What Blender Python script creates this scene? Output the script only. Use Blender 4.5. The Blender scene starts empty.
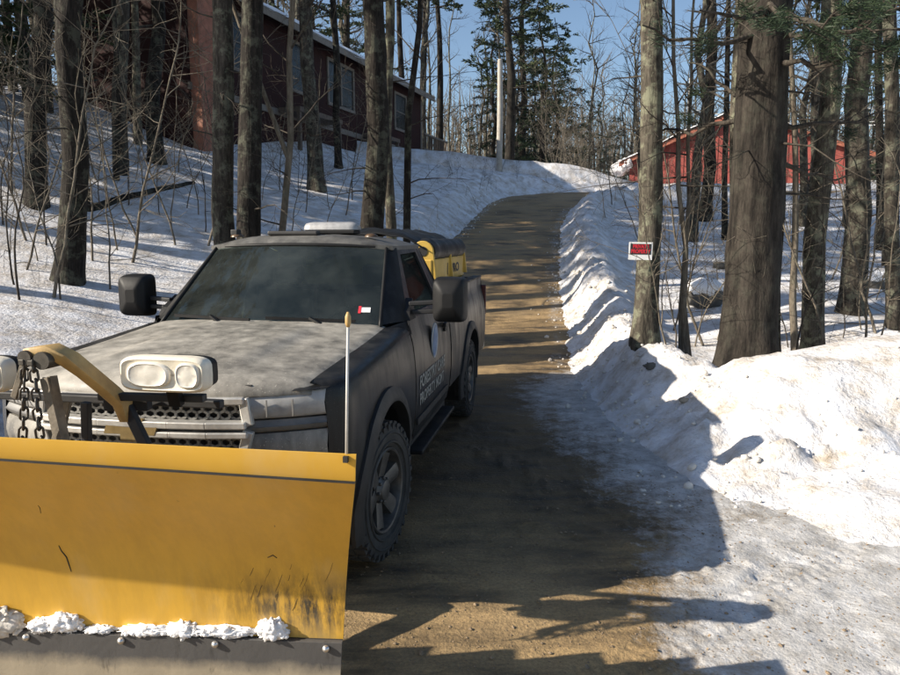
import bpy, math, random
import numpy as np
from mathutils import Vector, Matrix

# ------------------------------------------------------------------ camera, sky, sun, exposure
SC = bpy.context.scene
COL = SC.collection
CAM_H, PITCH, FPX = 1.85, math.radians(8.0), 700.0
cam_data = bpy.data.cameras.new('camera')
cam_data.sensor_width = 36.0
cam_data.lens = 36.0 * FPX / 900.0
cam_data.clip_start = 0.05
cam_data.clip_end = 1500.0
cam = bpy.data.objects.new('camera', cam_data)
cam.location = (0, 0, CAM_H)
cam.rotation_euler = (math.pi / 2 - PITCH, 0, 0)
COL.objects.link(cam)
SC.camera = cam

SUN_EL = math.radians(27.8)
SUN_H = Vector((1.0, 0.245, 0)).normalized()          # the way sunlight travels over the ground
world = bpy.data.worlds.new('World')
SC.world = world
world.use_nodes = True
wn = world.node_tree.nodes
wl = world.node_tree.links
bg = wn['Background']
sky = wn.new('ShaderNodeTexSky')
sky.sky_type = 'NISHITA'
sky.sun_disc = False
sky.sun_elevation = SUN_EL
sky.sun_rotation = math.atan2(-SUN_H.x, -SUN_H.y)
sky.altitude = 100
sky.air_density = 1.0
sky.dust_density = 0.9
sky.ozone_density = 1.8
wl.new(sky.outputs[0], bg.inputs[0])
bg.inputs[1].default_value = 0.088

sun_data = bpy.data.lights.new('sun', 'SUN')
sun_data.energy = 5.0
sun_data.angle = math.radians(0.5)
sun_data.color = (1.0, 0.90, 0.76)
sun = bpy.data.objects.new('sun', sun_data)
Ld = Vector((SUN_H.x * math.cos(SUN_EL), SUN_H.y * math.cos(SUN_EL), -math.sin(SUN_EL)))
sun.rotation_euler = Ld.to_track_quat('-Z', 'Y').to_euler()
sun.location = (-20, -8, 20)
COL.objects.link(sun)

SC.view_settings.view_transform = 'Standard'
SC.view_settings.look = 'None'
SC.view_settings.gamma = 1.0
SC.view_settings.use_curve_mapping = False
SC.view_settings.exposure = 0.82

# ------------------------------------------------------------------ helpers
RNG = random.Random(7)
def sm(a, b, x):
    t = np.clip((x - a) / (b - a), 0, 1)
    return t * t * (3 - 2 * t)

def _hash(ix, iy, iz, seed):
    h = (ix.astype(np.int64) * 374761393 + iy.astype(np.int64) * 668265263 + iz.astype(np.int64) * 2147483647 + seed * 974634777) & 0xffffffff
    h = ((h ^ (h >> 13)) * 1274126177) & 0xffffffff
    h = h ^ (h >> 16)
    return (h & 0xffff) / 65535.0

def vnoise(x, y, z=0.0, seed=0):
    x, y, z = np.broadcast_arrays(np.asarray(x, float), np.asarray(y, float), np.asarray(z, float))
    ix, iy, iz = np.floor(x), np.floor(y), np.floor(z)
    fx, fy, fz = x - ix, y - iy, z - iz
    fx, fy, fz = [f * f * (3 - 2 * f) for f in (fx, fy, fz)]
    r = 0
    for a in (0, 1):
        for b in (0, 1):
            for c in (0, 1):
                w = (fx if a else 1 - fx) * (fy if b else 1 - fy) * (fz if c else 1 - fz)
                r = r + w * _hash(ix + a, iy + b, iz + c, seed)
    return r * 2 - 1

def fbm(x, y, z=0.0, oct=4, seed=0):
    r, a, n = 0, 1.0, 0
    for o in range(oct):
        r = r + a * vnoise(np.asarray(x) * 2**o, np.asarray(y) * 2**o, np.asarray(z) * 2**o, seed + o)
        n += a
        a *= 0.5
    return r / n

def at(px, py, Y):
    """world point on the ray of photo pixel (px, py) at distance Y in front of the photographer"""
    a, b = (px - 450) / FPX, (337.5 - py) / FPX
    d = Vector((a, math.cos(PITCH) + b * math.sin(PITCH), -math.sin(PITCH) + b * math.cos(PITCH)))
    return Vector((0, 0, CAM_H)) + d * (Y / d.y)

class MB:
    """collects verts and faces for ONE mesh object"""
    def __init__(s):
        s.v, s.f, s.n = [], [], 0
    def add(s, verts, faces):
        s.v.append(np.asarray(verts, float).reshape(-1, 3))
        n = s.n
        s.f += [tuple(i + n for i in f) for f in faces]
        s.n += len(s.v[-1])
        return s
    def box(s, c, d, R=None):
        dx, dy, dz = [q / 2 for q in d]
        P = np.array([(x, y, z) for x in (-dx, dx) for y in (-dy, dy) for z in (-dz, dz)])
        if R is not None:
            P = P @ np.array(R.to_3x3()).T
        return s.add(P + np.array(c), [(0, 1, 3, 2), (4, 6, 7, 5), (0, 4, 5, 1), (2, 3, 7, 6), (0, 2, 6, 4), (1, 5, 7, 3)])
    def bar(s, a, b, w, h, up=(0, 0, 1)):
        a, b = Vector(a), Vector(b)
        d = (b - a)
        L = d.length
        d.normalize()
        u = Vector(up)
        x = d.cross(u).normalized() if abs(d.dot(u)) < 0.99 else d.orthogonal().normalized()
        z = x.cross(d)
        P = []
        for q in (a, b):
            for i, j in ((-1, -1), (1, -1), (1, 1), (-1, 1)):
                P.append(q + x * (i * w / 2) + z * (j * h / 2))
        return s.add(P, [(3, 2, 1, 0), (4, 5, 6, 7), (0, 1, 5, 4), (1, 2, 6, 5), (2, 3, 7, 6), (3, 0, 4, 7)])
    def tube(s, pts, rad, sides=8, cap=True, rough=0.0, seed=0):
        pts = np.asarray([tuple(p) for p in pts], float)
        n = len(pts)
        rad = np.full(n, rad) if np.isscalar(rad) else np.asarray(rad, float)
        t = np.gradient(pts, axis=0)
        t /= np.linalg.norm(t, axis=1, keepdims=True) + 1e-12
        ref = np.array((1, 0, 0)) if abs(t[:, 0]).mean() < 0.8 else np.array((0, 1, 0))
        u = np.cross(t, ref)
        u /= np.linalg.norm(u, axis=1, keepdims=True) + 1e-12
        w = np.cross(t, u)
        an = np.arange(sides) * 2 * math.pi / sides
        P = pts[:, None, :] + rad[:, None, None] * (np.cos(an)[None, :, None] * u[:, None, :] + np.sin(an)[None, :, None] * w[:, None, :])
        F = [(i * sides + j, i * sides + (j + 1) % sides, (i + 1) * sides + (j + 1) % sides, (i + 1) * sides + j) for i in range(n - 1) for j in range(sides)]
        if cap:
            F += [tuple(range(sides))[::-1], tuple((n - 1) * sides + j for j in range(sides))]
        return s.add(P.reshape(-1, 3), F)
    def grid(s, P, flip=False, wrap=False):
        P = np.asarray(P, float)
        a, b = P.shape[:2]
        F = []
        for i in range(a - 1):
            for j in range(b if wrap else b - 1):
                k = (j + 1) % b
                q = (i * b + j, (i + 1) * b + j, (i + 1) * b + k, i * b + k)
                F.append(q[::-1] if flip else q)
        return s.add(P.reshape(-1, 3), F)
    def lathe(s, prof, axis='x', n=32, c=(0, 0, 0)):
        """prof: list of (along, radius)"""
        A = np.arange(n) * 2 * math.pi / n
        P = np.zeros((len(prof), n, 3))
        for i, (h, r) in enumerate(prof):
            if axis == 'x':
                P[i] = np.stack([np.full(n, h), r * np.cos(A), r * np.sin(A)], -1)
            elif axis == 'y':
                P[i] = np.stack([r * np.cos(A), np.full(n, h), r * np.sin(A)], -1)
            else:
                P[i] = np.stack([r * np.cos(A), r * np.sin(A), np.full(n, h)], -1)
        return s.grid(P + np.array(c), wrap=True)
    def prism(s, poly, ext):
        """poly: list of 3D points in a plane, ext: extrusion vector"""
        n = len(poly)
        P = [Vector(p) for p in poly]
        Q = [p + Vector(ext) for p in P]
        F = [tuple(range(n))[::-1], tuple(range(n, 2 * n))] + [(i, (i + 1) % n, n + (i + 1) % n, n + i) for i in range(n)]
        return s.add(P + Q, F)
    def solid(s, P, off):
        """closed sheet: grid P plus a copy shifted by off, with edges sewn"""
        P = np.asarray(P, float)
        a, b = P.shape[:2]
        n0 = s.n
        s.grid(P)
        s.grid(P + np.asarray(off, float), flip=True)
        m = a * b
        F = []
        for i in range(a - 1):
            F.append((i * b, m + i * b, m + (i + 1) * b, (i + 1) * b))
            F.append((i * b + b - 1, (i + 1) * b + b - 1, m + (i + 1) * b + b - 1, m + i * b + b - 1))
        for j in range(b - 1):
            F.append((j, j + 1, m + j + 1, m + j))
            F.append(((a - 1) * b + j, m + (a - 1) * b + j, m + (a - 1) * b + j + 1, (a - 1) * b + j + 1))
        s.f += [tuple(i + n0 for i in f) for f in F]
        return s
    def mesh(s, name, mat=None, smooth=False, fix=False):
        me = bpy.data.meshes.new(name)
        V = np.concatenate(s.v) if s.v else np.zeros((0, 3))
        me.from_pydata(V.tolist(), [], s.f)
        if fix:
            import bmesh
            bm = bmesh.new()
            bm.from_mesh(me)
            bmesh.ops.recalc_face_normals(bm, faces=bm.faces)
            bm.to_mesh(me)
            bm.free()
        if mat:
            me.materials.append(mat)
        if smooth:
            me.polygons.foreach_set('use_smooth', [True] * len(me.polygons))
        me.update()
        return me
    def build(s, name, mat=None, parent=None, smooth=False, fix=True, bevel=0.0, sharp=None):
        o = bpy.data.objects.new(name, s.mesh(name, mat, smooth, fix))
        COL.objects.link(o)
        o.parent = parent
        if bevel:
            m = o.modifiers.new('bevel', 'BEVEL')
            m.width = bevel
            m.segments = 2
            m.limit_method = 'ANGLE'
            m.angle_limit = math.radians(35)
            if smooth is False:
                pass
        if sharp:
            try:
                o.data.set_sharp_from_angle(angle=math.radians(sharp))
            except Exception:
                pass
        return o

def tag(o, label, cat, group=None, kind=None):
    o['label'] = label
    o['category'] = cat
    if group:
        o['group'] = group
    if kind:
        o['kind'] = kind
    return o

def setting(o, kind='structure'):
    o['kind'] = kind
    return o

def empty(name, loc, rz=0.0, label=None, cat=None, group=None):
    o = bpy.data.objects.new(name, None)
    COL.objects.link(o)
    o.location = loc
    o.rotation_euler = (0, 0, rz)
    o.empty_display_size = 0.1
    if label:
        tag(o, label, cat, group)
    return o

def copy_tree(o, parent=None):
    c = o.copy()
    COL.objects.link(c)
    c.parent = parent
    for ch in list(o.children):
        copy_tree(ch, c)
    return c

def text_mesh(txt, size, bold=0.0, font_space=1.0, align='CENTER'):
    cu = bpy.data.curves.new('t', 'FONT')
    cu.body = txt
    cu.size = size
    cu.align_x = align
    cu.align_y = 'CENTER'
    cu.offset = bold
    cu.space_character = font_space
    cu.extrude = 0.0008
    cu.resolution_u = 3
    o = bpy.data.objects.new('t', cu)
    COL.objects.link(o)
    bpy.context.view_layer.update()
    me = bpy.data.meshes.new_from_object(o.evaluated_get(bpy.context.evaluated_depsgraph_get()))
    bpy.data.objects.remove(o)
    bpy.data.curves.remove(cu)
    return me

# ------------------------------------------------------------------ materials
class N:
    """small node helper"""
    def __init__(s, name):
        s.m = bpy.data.materials.new(name)
        s.m.use_nodes = True
        s.t = s.m.node_tree
        s.p = s.t.nodes['Principled BSDF']
        s.co = s.t.nodes.new('ShaderNodeTexCoord')
    def new(s, typ, **kw):
        n = s.t.nodes.new(typ)
        for k, v in kw.items():
            if k.startswith('i_'):
                n.inputs[k[2:].replace('_', ' ')].default_value = v
            else:
                setattr(n, k, v)
        return n
    def link(s, a, b):
        s.t.links.new(a, b)
    def noise(s, scale, detail=4, rough=0.55, vec=None, stretch=None, kind='Object', off=(0, 0, 0)):
        n = s.new('ShaderNodeTexNoise', i_Scale=scale, i_Detail=detail, i_Roughness=rough)
        mp = s.new('ShaderNodeMapping')
        mp.inputs['Scale'].default_value = stretch or (1, 1, 1)
        mp.inputs['Location'].default_value = off
        s.link(vec or s.co.outputs[kind], mp.inputs[0])
        s.link(mp.outputs[0], n.inputs['Vector'])
        return n.outputs[0]
    def ramp(s, fac, stops):
        r = s.new('ShaderNodeValToRGB')
        e = r.color_ramp.elements
        while len(e) < len(stops):
            e.new(0.5)
        for i, (p, c) in enumerate(stops):
            e[i].position = p
            e[i].color = (c, c, c, 1) if np.isscalar(c) else tuple(c) + (1,)
        s.link(fac, r.inputs[0])
        return r.outputs[0]
    def mix(s, fac, a, b, mode='MIX'):
        n = s.new('ShaderNodeMix', data_type='RGBA', blend_type=mode)
        for sock, v in ((n.inputs[0], fac), (n.inputs[6], a), (n.inputs[7], b)):
            if hasattr(v, 'is_linked'):
                s.link(v, sock)
            elif np.isscalar(v):
                sock.default_value = v if sock == n.inputs[0] else (v, v, v, 1)
            else:
                sock.default_value = tuple(v) + (1,)
        return n.outputs[2]
    def math(s, op, a, b=0.0, clamp=False):
        n = s.new('ShaderNodeMath', operation=op, use_clamp=clamp)
        for sock, v in ((n.inputs[0], a), (n.inputs[1], b)):
            if hasattr(v, 'is_linked'):
                s.link(v, sock)
            else:
                sock.default_value = v
        return n.outputs[0]
    def bump(s, h, strength=0.5, dist=0.02, prev=None):
        b = s.new('ShaderNodeBump')
        b.inputs['Strength'].default_value = strength
        b.inputs['Distance'].default_value = dist
        s.link(h, b.inputs['Height'])
        if prev:
            s.link(prev, b.inputs['Normal'])
        return b.outputs[0]
    def set(s, color=None, rough=None, metal=None, normal=None, spec=None):
        for k, v in (('Base Color', color), ('Roughness', rough), ('Metallic', metal), ('Normal', normal), ('Specular IOR Level', spec)):
            if v is None:
                continue
            if hasattr(v, 'is_linked'):
                s.link(v, s.p.inputs[k])
            elif k == 'Base Color':
                s.p.inputs[k].default_value = (tuple(v) + (1,)) if not np.isscalar(v) else (v, v, v, 1)
            else:
                s.p.inputs[k].default_value = v
        return s.m

def attr(n, name):
    a = n.new('ShaderNodeAttribute', attribute_name=name)
    return a.outputs['Fac']

M = {}
def mat_snow():
    n = N('snow')
    d = attr(n, 'dirt')
    no = n.noise(3.2, 6, 0.62)
    fine = n.noise(14, 4, 0.6)
    k = n.math('MULTIPLY', d, n.ramp(no, [(0.36, 0.0), (0.66, 1.0)]))
    k2 = n.math('MULTIPLY', k, n.ramp(fine, [(0.25, 0.45), (0.7, 1.0)]))
    dirtcol = n.mix(n.noise(1.3, 3), (0.30, 0.235, 0.16), (0.48, 0.42, 0.34))
    col = n.mix(k2, n.mix(n.ramp(n.noise(0.9, 6, 0.65), [(0.35, 0.0), (0.7, 1.0)]), (0.78, 0.79, 0.82), (0.86, 0.87, 0.90)), dirtcol)
    h1 = n.noise(22, 5, 0.6)
    h2 = n.noise(110, 3, 0.6)
    b = n.bump(n.noise(7, 6, 0.68), 0.6, 0.06)
    b = n.bump(h1, 0.7, 0.03, b)
    b = n.bump(h2, 0.35, 0.008, b)
    m = n.set(col, 0.62, 0, b, 0.3)
    return m
M['snow'] = mat_snow()

def mat_road():
    n = N('sanded_road')
    sn = attr(n, 'ice')
    sand = attr(n, 'sand')  # sand amount, which also carries painted sun and shade
    big = n.noise(0.8, 5, 0.6)
    streak = n.noise(1.6, 6, 0.65, stretch=(0.7, 3.0, 1))
    grit = n.noise(60, 4, 0.7)
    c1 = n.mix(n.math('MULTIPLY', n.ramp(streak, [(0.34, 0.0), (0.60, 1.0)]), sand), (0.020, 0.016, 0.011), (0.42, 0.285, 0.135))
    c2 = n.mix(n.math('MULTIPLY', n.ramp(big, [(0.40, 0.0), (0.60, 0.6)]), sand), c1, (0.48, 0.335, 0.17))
    c3 = n.mix(n.ramp(grit, [(0.35, 0.45), (0.65, 0.0)]), c2, (0.06, 0.05, 0.035))
    ice_n = n.noise(2.4, 8, 0.68)
    ice_s = n.noise(9, 5, 0.65, stretch=(1.0, 1.0, 1))
    a1 = n.math('ADD', n.math('MULTIPLY', ice_n, 0.62), n.math('MULTIPLY', ice_s, 0.38))
    a2 = n.math('ADD', a1, n.math('SUBTRACT', n.math('MULTIPLY', sn, 0.75), 0.47))
    im = n.ramp(n.math('ADD', a2, n.math('MULTIPLY', n.math('SUBTRACT', n.noise(38, 4, 0.7), 0.5), 0.35)), [(0.42, 0.0), (0.68, 1.0)])
    icecol = n.mix(n.ramp(n.noise(5, 6, 0.7), [(0.35, 0.0), (0.7, 1.0)]), (0.32, 0.308, 0.288), (0.64, 0.64, 0.64))
    col = n.mix(im, c3, icecol)
    b = n.bump(n.noise(35, 5, 0.65), 0.6, 0.02)
    b = n.bump(grit, 0.5, 0.006, b)
    wet = n.ramp(streak, [(0.3, 0.5), (0.7, 0.92)])
    return n.set(col, wet, 0, b, 0.35)
M['road'] = mat_road()

def mat_bark(name, dark, light, lichen=(0.20, 0.21, 0.155), amt=0.5, ridge=16.0):
    n = N(name)
    g = n.noise(ridge, 5, 0.65, stretch=(1, 1, 0.16))
    g2 = n.noise(48, 4, 0.65, stretch=(1, 1, 0.35))
    c = n.mix(n.ramp(g, [(0.36, 0.0), (0.62, 1.0)]), dark, light)
    c = n.mix(n.ramp(g2, [(0.3, 0.5), (0.6, 0.0)]), c, tuple(q * 0.5 for q in dark))
    li = n.noise(5.5, 6, 0.7)
    c = n.mix(n.math('MULTIPLY', n.ramp(li, [(0.50, 0.0), (0.60, 1.0)]), amt), c, lichen)
    b = n.bump(g, 0.9, 0.03)
    b = n.bump(g2, 0.6, 0.01, b)
    return n.set(c, 0.9, 0, b, 0.2)
M['bark_dark'] = mat_bark('dark_bark', (0.010, 0.0085, 0.007), (0.036, 0.030, 0.025), amt=0.25)
M['bark_grey'] = mat_bark('grey_bark', (0.024, 0.021, 0.017), (0.088, 0.076, 0.062), amt=0.5)
M['bark_lichen'] = mat_bark('lichen_bark', (0.032, 0.028, 0.022), (0.12, 0.105, 0.082), (0.21, 0.215, 0.15), 0.75)
M['bark_pine'] = mat_bark('pine_bark', (0.012, 0.010, 0.0085), (0.052, 0.044, 0.036), amt=0.06, ridge=11.0)
M['twig'] = mat_bark('twig_bark', (0.10, 0.082, 0.062), (0.22, 0.19, 0.15), amt=0.2, ridge=20)
M['twig_dark'] = mat_bark('dark_twig_bark', (0.034, 0.028, 0.023), (0.085, 0.071, 0.058), amt=0.15, ridge=20)

def mat_needle(name, a, b):
    n = N(name)
    c = n.mix(n.ramp(n.noise(1.4, 4, 0.6), [(0.35, 0.0), (0.65, 1.0)]), a, b)
    return n.set(c, 0.6, 0, None, 0.3)
M['needle'] = mat_needle('pine_needles', (0.014, 0.028, 0.013), (0.045, 0.062, 0.024))
M['needle_dark'] = mat_needle('hemlock_needles', (0.014, 0.028, 0.016), (0.035, 0.056, 0.026))
M['leaf_brown'] = mat_needle('dry_leaves', (0.16, 0.09, 0.045), (0.27, 0.17, 0.09))

def plain(name, col, rough=0.6, metal=0.0, nscale=12, var=0.25, bump=0.15, spec=0.5):
    n = N(name)
    c = n.mix(n.ramp(n.noise(nscale, 5, 0.6), [(0.3, 0.0), (0.7, 1.0)]), tuple(q * (1 - var) for q in col), tuple(min(1, q * (1 + var)) for q in col))
    b = n.bump(n.noise(nscale * 6, 4, 0.6), bump, 0.004)
    r = n.ramp(n.noise(nscale * 0.7, 4), [(0.3, max(0.02, rough - 0.12)), (0.7, min(1, rough + 0.12))])
    return n.set(c, r, metal, b, spec)

def mat_salted(name, paint, salt, lo, hi, rough=0.42):
    """dark paint under a dried salt film with run marks"""
    n = N(name)
    drip = n.noise(9, 5, 0.65, stretch=(1, 1, 0.12))
    cloud = n.noise(1.5, 6, 0.58)
    spk = n.noise(120, 2, 0.5)
    ring = n.noise(7, 3, 0.5)
    a = n.math('ADD', n.math('MULTIPLY', drip, 0.52), n.math('MULTIPLY', cloud, 0.48))
    k = n.ramp(a, [(lo, 0.08), (hi, 1.0)])
    runs = n.ramp(n.math('ABSOLUTE', n.math('SUBTRACT', ring, 0.5)), [(0.0, 0.16), (0.03, 0.0)])
    k = n.math('MULTIPLY', k, n.math('SUBTRACT', 1.0, runs))
    c = n.mix(k, paint, salt)
    c = n.mix(n.ramp(spk, [(0.66, 0.0), (0.72, 0.55)]), c, tuple(min(1, q * 1.5) for q in salt))
    r = n.mix(k, rough * .7, 0.68)
    b = n.bump(n.noise(200, 2), 0.06, 0.002)
    return n.set(c, r, 0.0, b, 0.3)
M['hood'] = mat_salted('salted_hood_paint', (0.085, 0.081, 0.072), (0.40, 0.375, 0.325), 0.36, 0.63)
M['paint'] = mat_salted('salted_side_paint', (0.008, 0.0083, 0.0086), (0.048, 0.0465, 0.0435), 0.43, 0.68)
M['roof_paint'] = mat_salted('salted_roof_paint', (0.03, 0.03, 0.029), (0.15, 0.146, 0.136), 0.38, 0.64)
M['black_plastic'] = plain('black_plastic', (0.011, 0.011, 0.0115), 0.5, 0, 6, 0.3, 0.15, 0.22)
M['flare'] = plain('dusty_black_trim', (0.016, 0.016, 0.0165), 0.62, 0, 9, 0.4)
M['rubber'] = plain('tyre_rubber', (0.036, 0.035, 0.033), 0.85, 0, 14, 0.35, 0.3)
M['rim'] = plain('dirty_alloy', (0.10, 0.096, 0.09), 0.48, 0.6, 9, 0.4)
M['chrome'] = plain('salted_chrome', (0.55, 0.54, 0.51), 0.42, 0.55, 14, 0.2)
M['grille_dark'] = plain('grille_black', (0.02, 0.02, 0.021), 0.6, 0, 8, 0.3)
M['honey'] = plain('grille_grey', (0.22, 0.215, 0.20), 0.6, 0.1, 18, 0.35)
M['lens'] = plain('salted_headlight_lens', (0.36, 0.355, 0.34), 0.38, 0.0, 10, 0.3)
M['lens_signal'] = plain('salted_signal_lens', (0.17, 0.167, 0.16), 0.45, 0.0, 10, 0.3)
M['lamp_white'] = plain('iced_lamp_lens', (0.72, 0.66, 0.54), 0.5, 0.0, 16, 0.14, 0.3)
M['lamp_glass'] = plain('lamp_glass_face', (0.66, 0.63, 0.56), 0.28, 0.0, 10, 0.15)
M['beacon'] = plain('frosted_beacon_lens', (0.32, 0.32, 0.32), 0.4, 0.0, 25, 0.2, 0.3)
M['steel'] = plain('worn_steel', (0.20, 0.175, 0.14), 0.55, 0.5, 14, 0.4, 0.3)
M['bolt'] = plain('bright_bolt', (0.62, 0.61, 0.60), 0.32, 0.85, 30, 0.2)
M['chain'] = plain('greasy_chain_steel', (0.085, 0.078, 0.068), 0.5, 0.6, 20, 0.4)
M['tan_arm'] = plain('faded_yellow_steel', (0.48, 0.315, 0.12), 0.55, 0, 12, 0.22, 0.3)
M['hopper'] = plain('yellow_poly', (0.52, 0.34, 0.065), 0.5, 0, 5, 0.14, 0.1)
M['tarp'] = plain('black_tarp', (0.012, 0.0125, 0.013), 0.5, 0, 6, 0.3, 0.5, 0.25)
M['interior'] = plain('cab_interior', (0.03, 0.03, 0.031), 0.8, 0, 6, 0.3)
M['paper'] = plain('paper', (0.75, 0.74, 0.70), 0.7, 0, 6, 0.1)
M['white_rod'] = plain('white_rod', (0.50, 0.49, 0.46), 0.45, 0, 20, 0.12)
M['letter'] = plain('pale_lettering', (0.24, 0.24, 0.22), 0.6, 0, 30, 0.35)
M['blue_logo'] = plain('blue_decal', (0.10, 0.17, 0.30), 0.5, 0, 14, 0.3)
M['logo_pale'] = plain('pale_decal', (0.22, 0.25, 0.28), 0.5, 0, 14, 0.3)
M['black_print'] = plain('black_print', (0.02, 0.02, 0.02), 0.6)
M['red_print'] = plain('red_print', (0.55, 0.02, 0.035), 0.5, 0, 20, 0.1)
M['white_print'] = plain('white_print', (0.78, 0.78, 0.77), 0.5, 0, 20, 0.06)
M['mirror_glass'] = plain('mirror_glass', (0.6, 0.62, 0.65), 0.05, 1.0, 4, 0.05, 0)
M['rock'] = plain('rock', (0.10, 0.095, 0.085), 0.85, 0, 4, 0.4, 0.6)
M['white_trim'] = plain('weathered_white_trim', (0.15, 0.135, 0.115), 0.7, 0, 9, 0.2)
M['pole'] = plain('weathered_grey_pole', (0.42, 0.39, 0.34), 0.8, 0, 6, 0.2, 0.4)
M['window_dark'] = plain('window_pane', (0.014, 0.016, 0.018), 0.2, 0.0, 3, 0.3, 0.0, 0.18)
M['deck_wood'] = plain('deck_wood', (0.11, 0.085, 0.065), 0.8, 0, 9, 0.3, 0.4)
M['shingle'] = plain('roof_shingle', (0.07, 0.065, 0.06), 0.9, 0, 14, 0.3, 0.5)
M['wire'] = plain('cable', (0.45, 0.45, 0.44), 0.6)
M['snowlump'] = plain('clean_snow', (0.86, 0.86, 0.87), 0.6, 0, 12, 0.03, 0.8)
M['snowlump_dirty'] = plain('dirty_snow', (0.64, 0.60, 0.54), 0.65, 0, 9, 0.18, 0.8)

def mat_siding(name, a, b, axis, pitch):
    n = N(name)
    w = n.new('ShaderNodeTexWave', bands_direction=axis, wave_profile='SAW')
    w.inputs['Scale'].default_value = 0.314 / pitch
    n.link(n.co.outputs['Object'], w.inputs['Vector'])
    c = n.mix(n.ramp(n.noise(1.5, 5, 0.6), [(0.3, 0.0), (0.7, 1.0)]), a, b)
    c = n.mix(n.ramp(n.noise(8, 4, 0.6, stretch=(1, 1, 0.15)), [(0.3, 0.35), (0.6, 0.0)]), c, tuple(q * 0.55 for q in a))
    return n.set(c, 0.8, 0, n.bump(w.outputs['Fac'], 0.8, 0.03), 0.25)
M['house_red'] = mat_siding('dark_red_siding', (0.021, 0.008, 0.008), (0.036, 0.011, 0.010), 'Z', 0.16)
M['barn_red'] = mat_siding('barn_red_siding', (0.24, 0.058, 0.05), (0.31, 0.085, 0.07), 'X', 0.25)

def mat_plow():
    n = N('plow_yellow')
    base = n.mix(n.ramp(n.noise(1.8, 5, 0.6), [(0.3, 0.0), (0.7, 1.0)]), (0.60, 0.34, 0.042), (0.68, 0.40, 0.055))
    sc = n.noise(11, 9, 0.75, stretch=(1.6, 1.0, 0.35))
    low = attr(n, 'scuff')
    k = n.math('MULTIPLY', n.ramp(sc, [(0.40, 0.0), (0.58, 1.0)]), low)
    c = n.mix(k, base, (0.05, 0.042, 0.03))
    ch = n.noise(16, 6, 0.7, stretch=(1.4, 1, 0.35))
    c = n.mix(n.ramp(ch, [(0.71, 0.0), (0.735, 0.8)]), c, (0.16, 0.09, 0.03))
    film = n.noise(3.0, 5, 0.7, stretch=(1, 1, 0.5))
    c = n.mix(n.ramp(film, [(0.5, 0.0), (0.85, 0.35)]), c, (0.60, 0.50, 0.33))
    return n.set(c, n.ramp(film, [(0.3, 0.34), (0.7, 0.55)]), 0, n.bump(n.noise(3, 3), 0.12, 0.01), 0.5)
M['plow'] = mat_plow()

def mat_edge():
    n = N('cutting_edge_steel')
    g = n.noise(5, 6, 0.7, stretch=(1, 1, 1))
    v = n.new('ShaderNodeSeparateXYZ')
    n.link(n.co.outputs['Generated'], v.inputs[0])
    worn = n.math('ADD', v.outputs[2], n.math('MULTIPLY', n.math('SUBTRACT', g, 0.5), 0.5))
    c = n.mix(n.ramp(worn, [(0.36, 0.0), (0.62, 1.0)]), (0.33, 0.285, 0.21), (0.085, 0.083, 0.082))
    c = n.mix(n.ramp(n.noise(18, 5, 0.7, stretch=(1, 1, 0.3)), [(0.58, 0.0), (0.70, 0.7)]), c, (0.04, 0.038, 0.035))
    return n.set(c, 0.6, 0.25, n.bump(n.noise(40, 4), 0.3, 0.004), 0.5)
M['edge'] = mat_edge()

def mat_glass(name, tint, dust, gloss=0.95):
    n = N(name)
    t = n.t
    tr = n.new('ShaderNodeBsdfTransparent')
    tr.inputs[0].default_value = tuple(tint) + (1,)
    gl = n.new('ShaderNodeBsdfGlossy')
    gl.inputs['Roughness'].default_value = 0.03
    gl.inputs['Color'].default_value = (gloss * .72, gloss, gloss * .92, 1)
    di = n.new('ShaderNodeBsdfDiffuse')
    di.inputs[0].default_value = (0.30, 0.34, 0.32, 1)
    fr = n.new('ShaderNodeFresnel')
    fr.inputs[0].default_value = 1.55
    m1 = n.new('ShaderNodeMixShader')
    n.link(fr.outputs[0], m1.inputs[0])
    n.link(tr.outputs[0], m1.inputs[1])
    n.link(gl.outputs[0], m1.inputs[2])
    m2 = n.new('ShaderNodeMixShader')
    k = n.ramp(n.noise(1.7, 6, 0.7), [(0.38, dust * 0.25), (0.72, dust)])
    n.link(k, m2.inputs[0])
    n.link(m1.outputs[0], m2.inputs[1])
    n.link(di.outputs[0], m2.inputs[2])
    out = [q for q in t.nodes if q.type == 'OUTPUT_MATERIAL'][0]
    n.link(m2.outputs[0], out.inputs[0])
    return n.m
M['windshield'] = mat_glass('tinted_windshield', (0.34, 0.50, 0.46), 0.12)
M['side_glass'] = mat_glass('dark_side_glass', (0.12, 0.14, 0.14), 0.08, 0.12)
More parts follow.
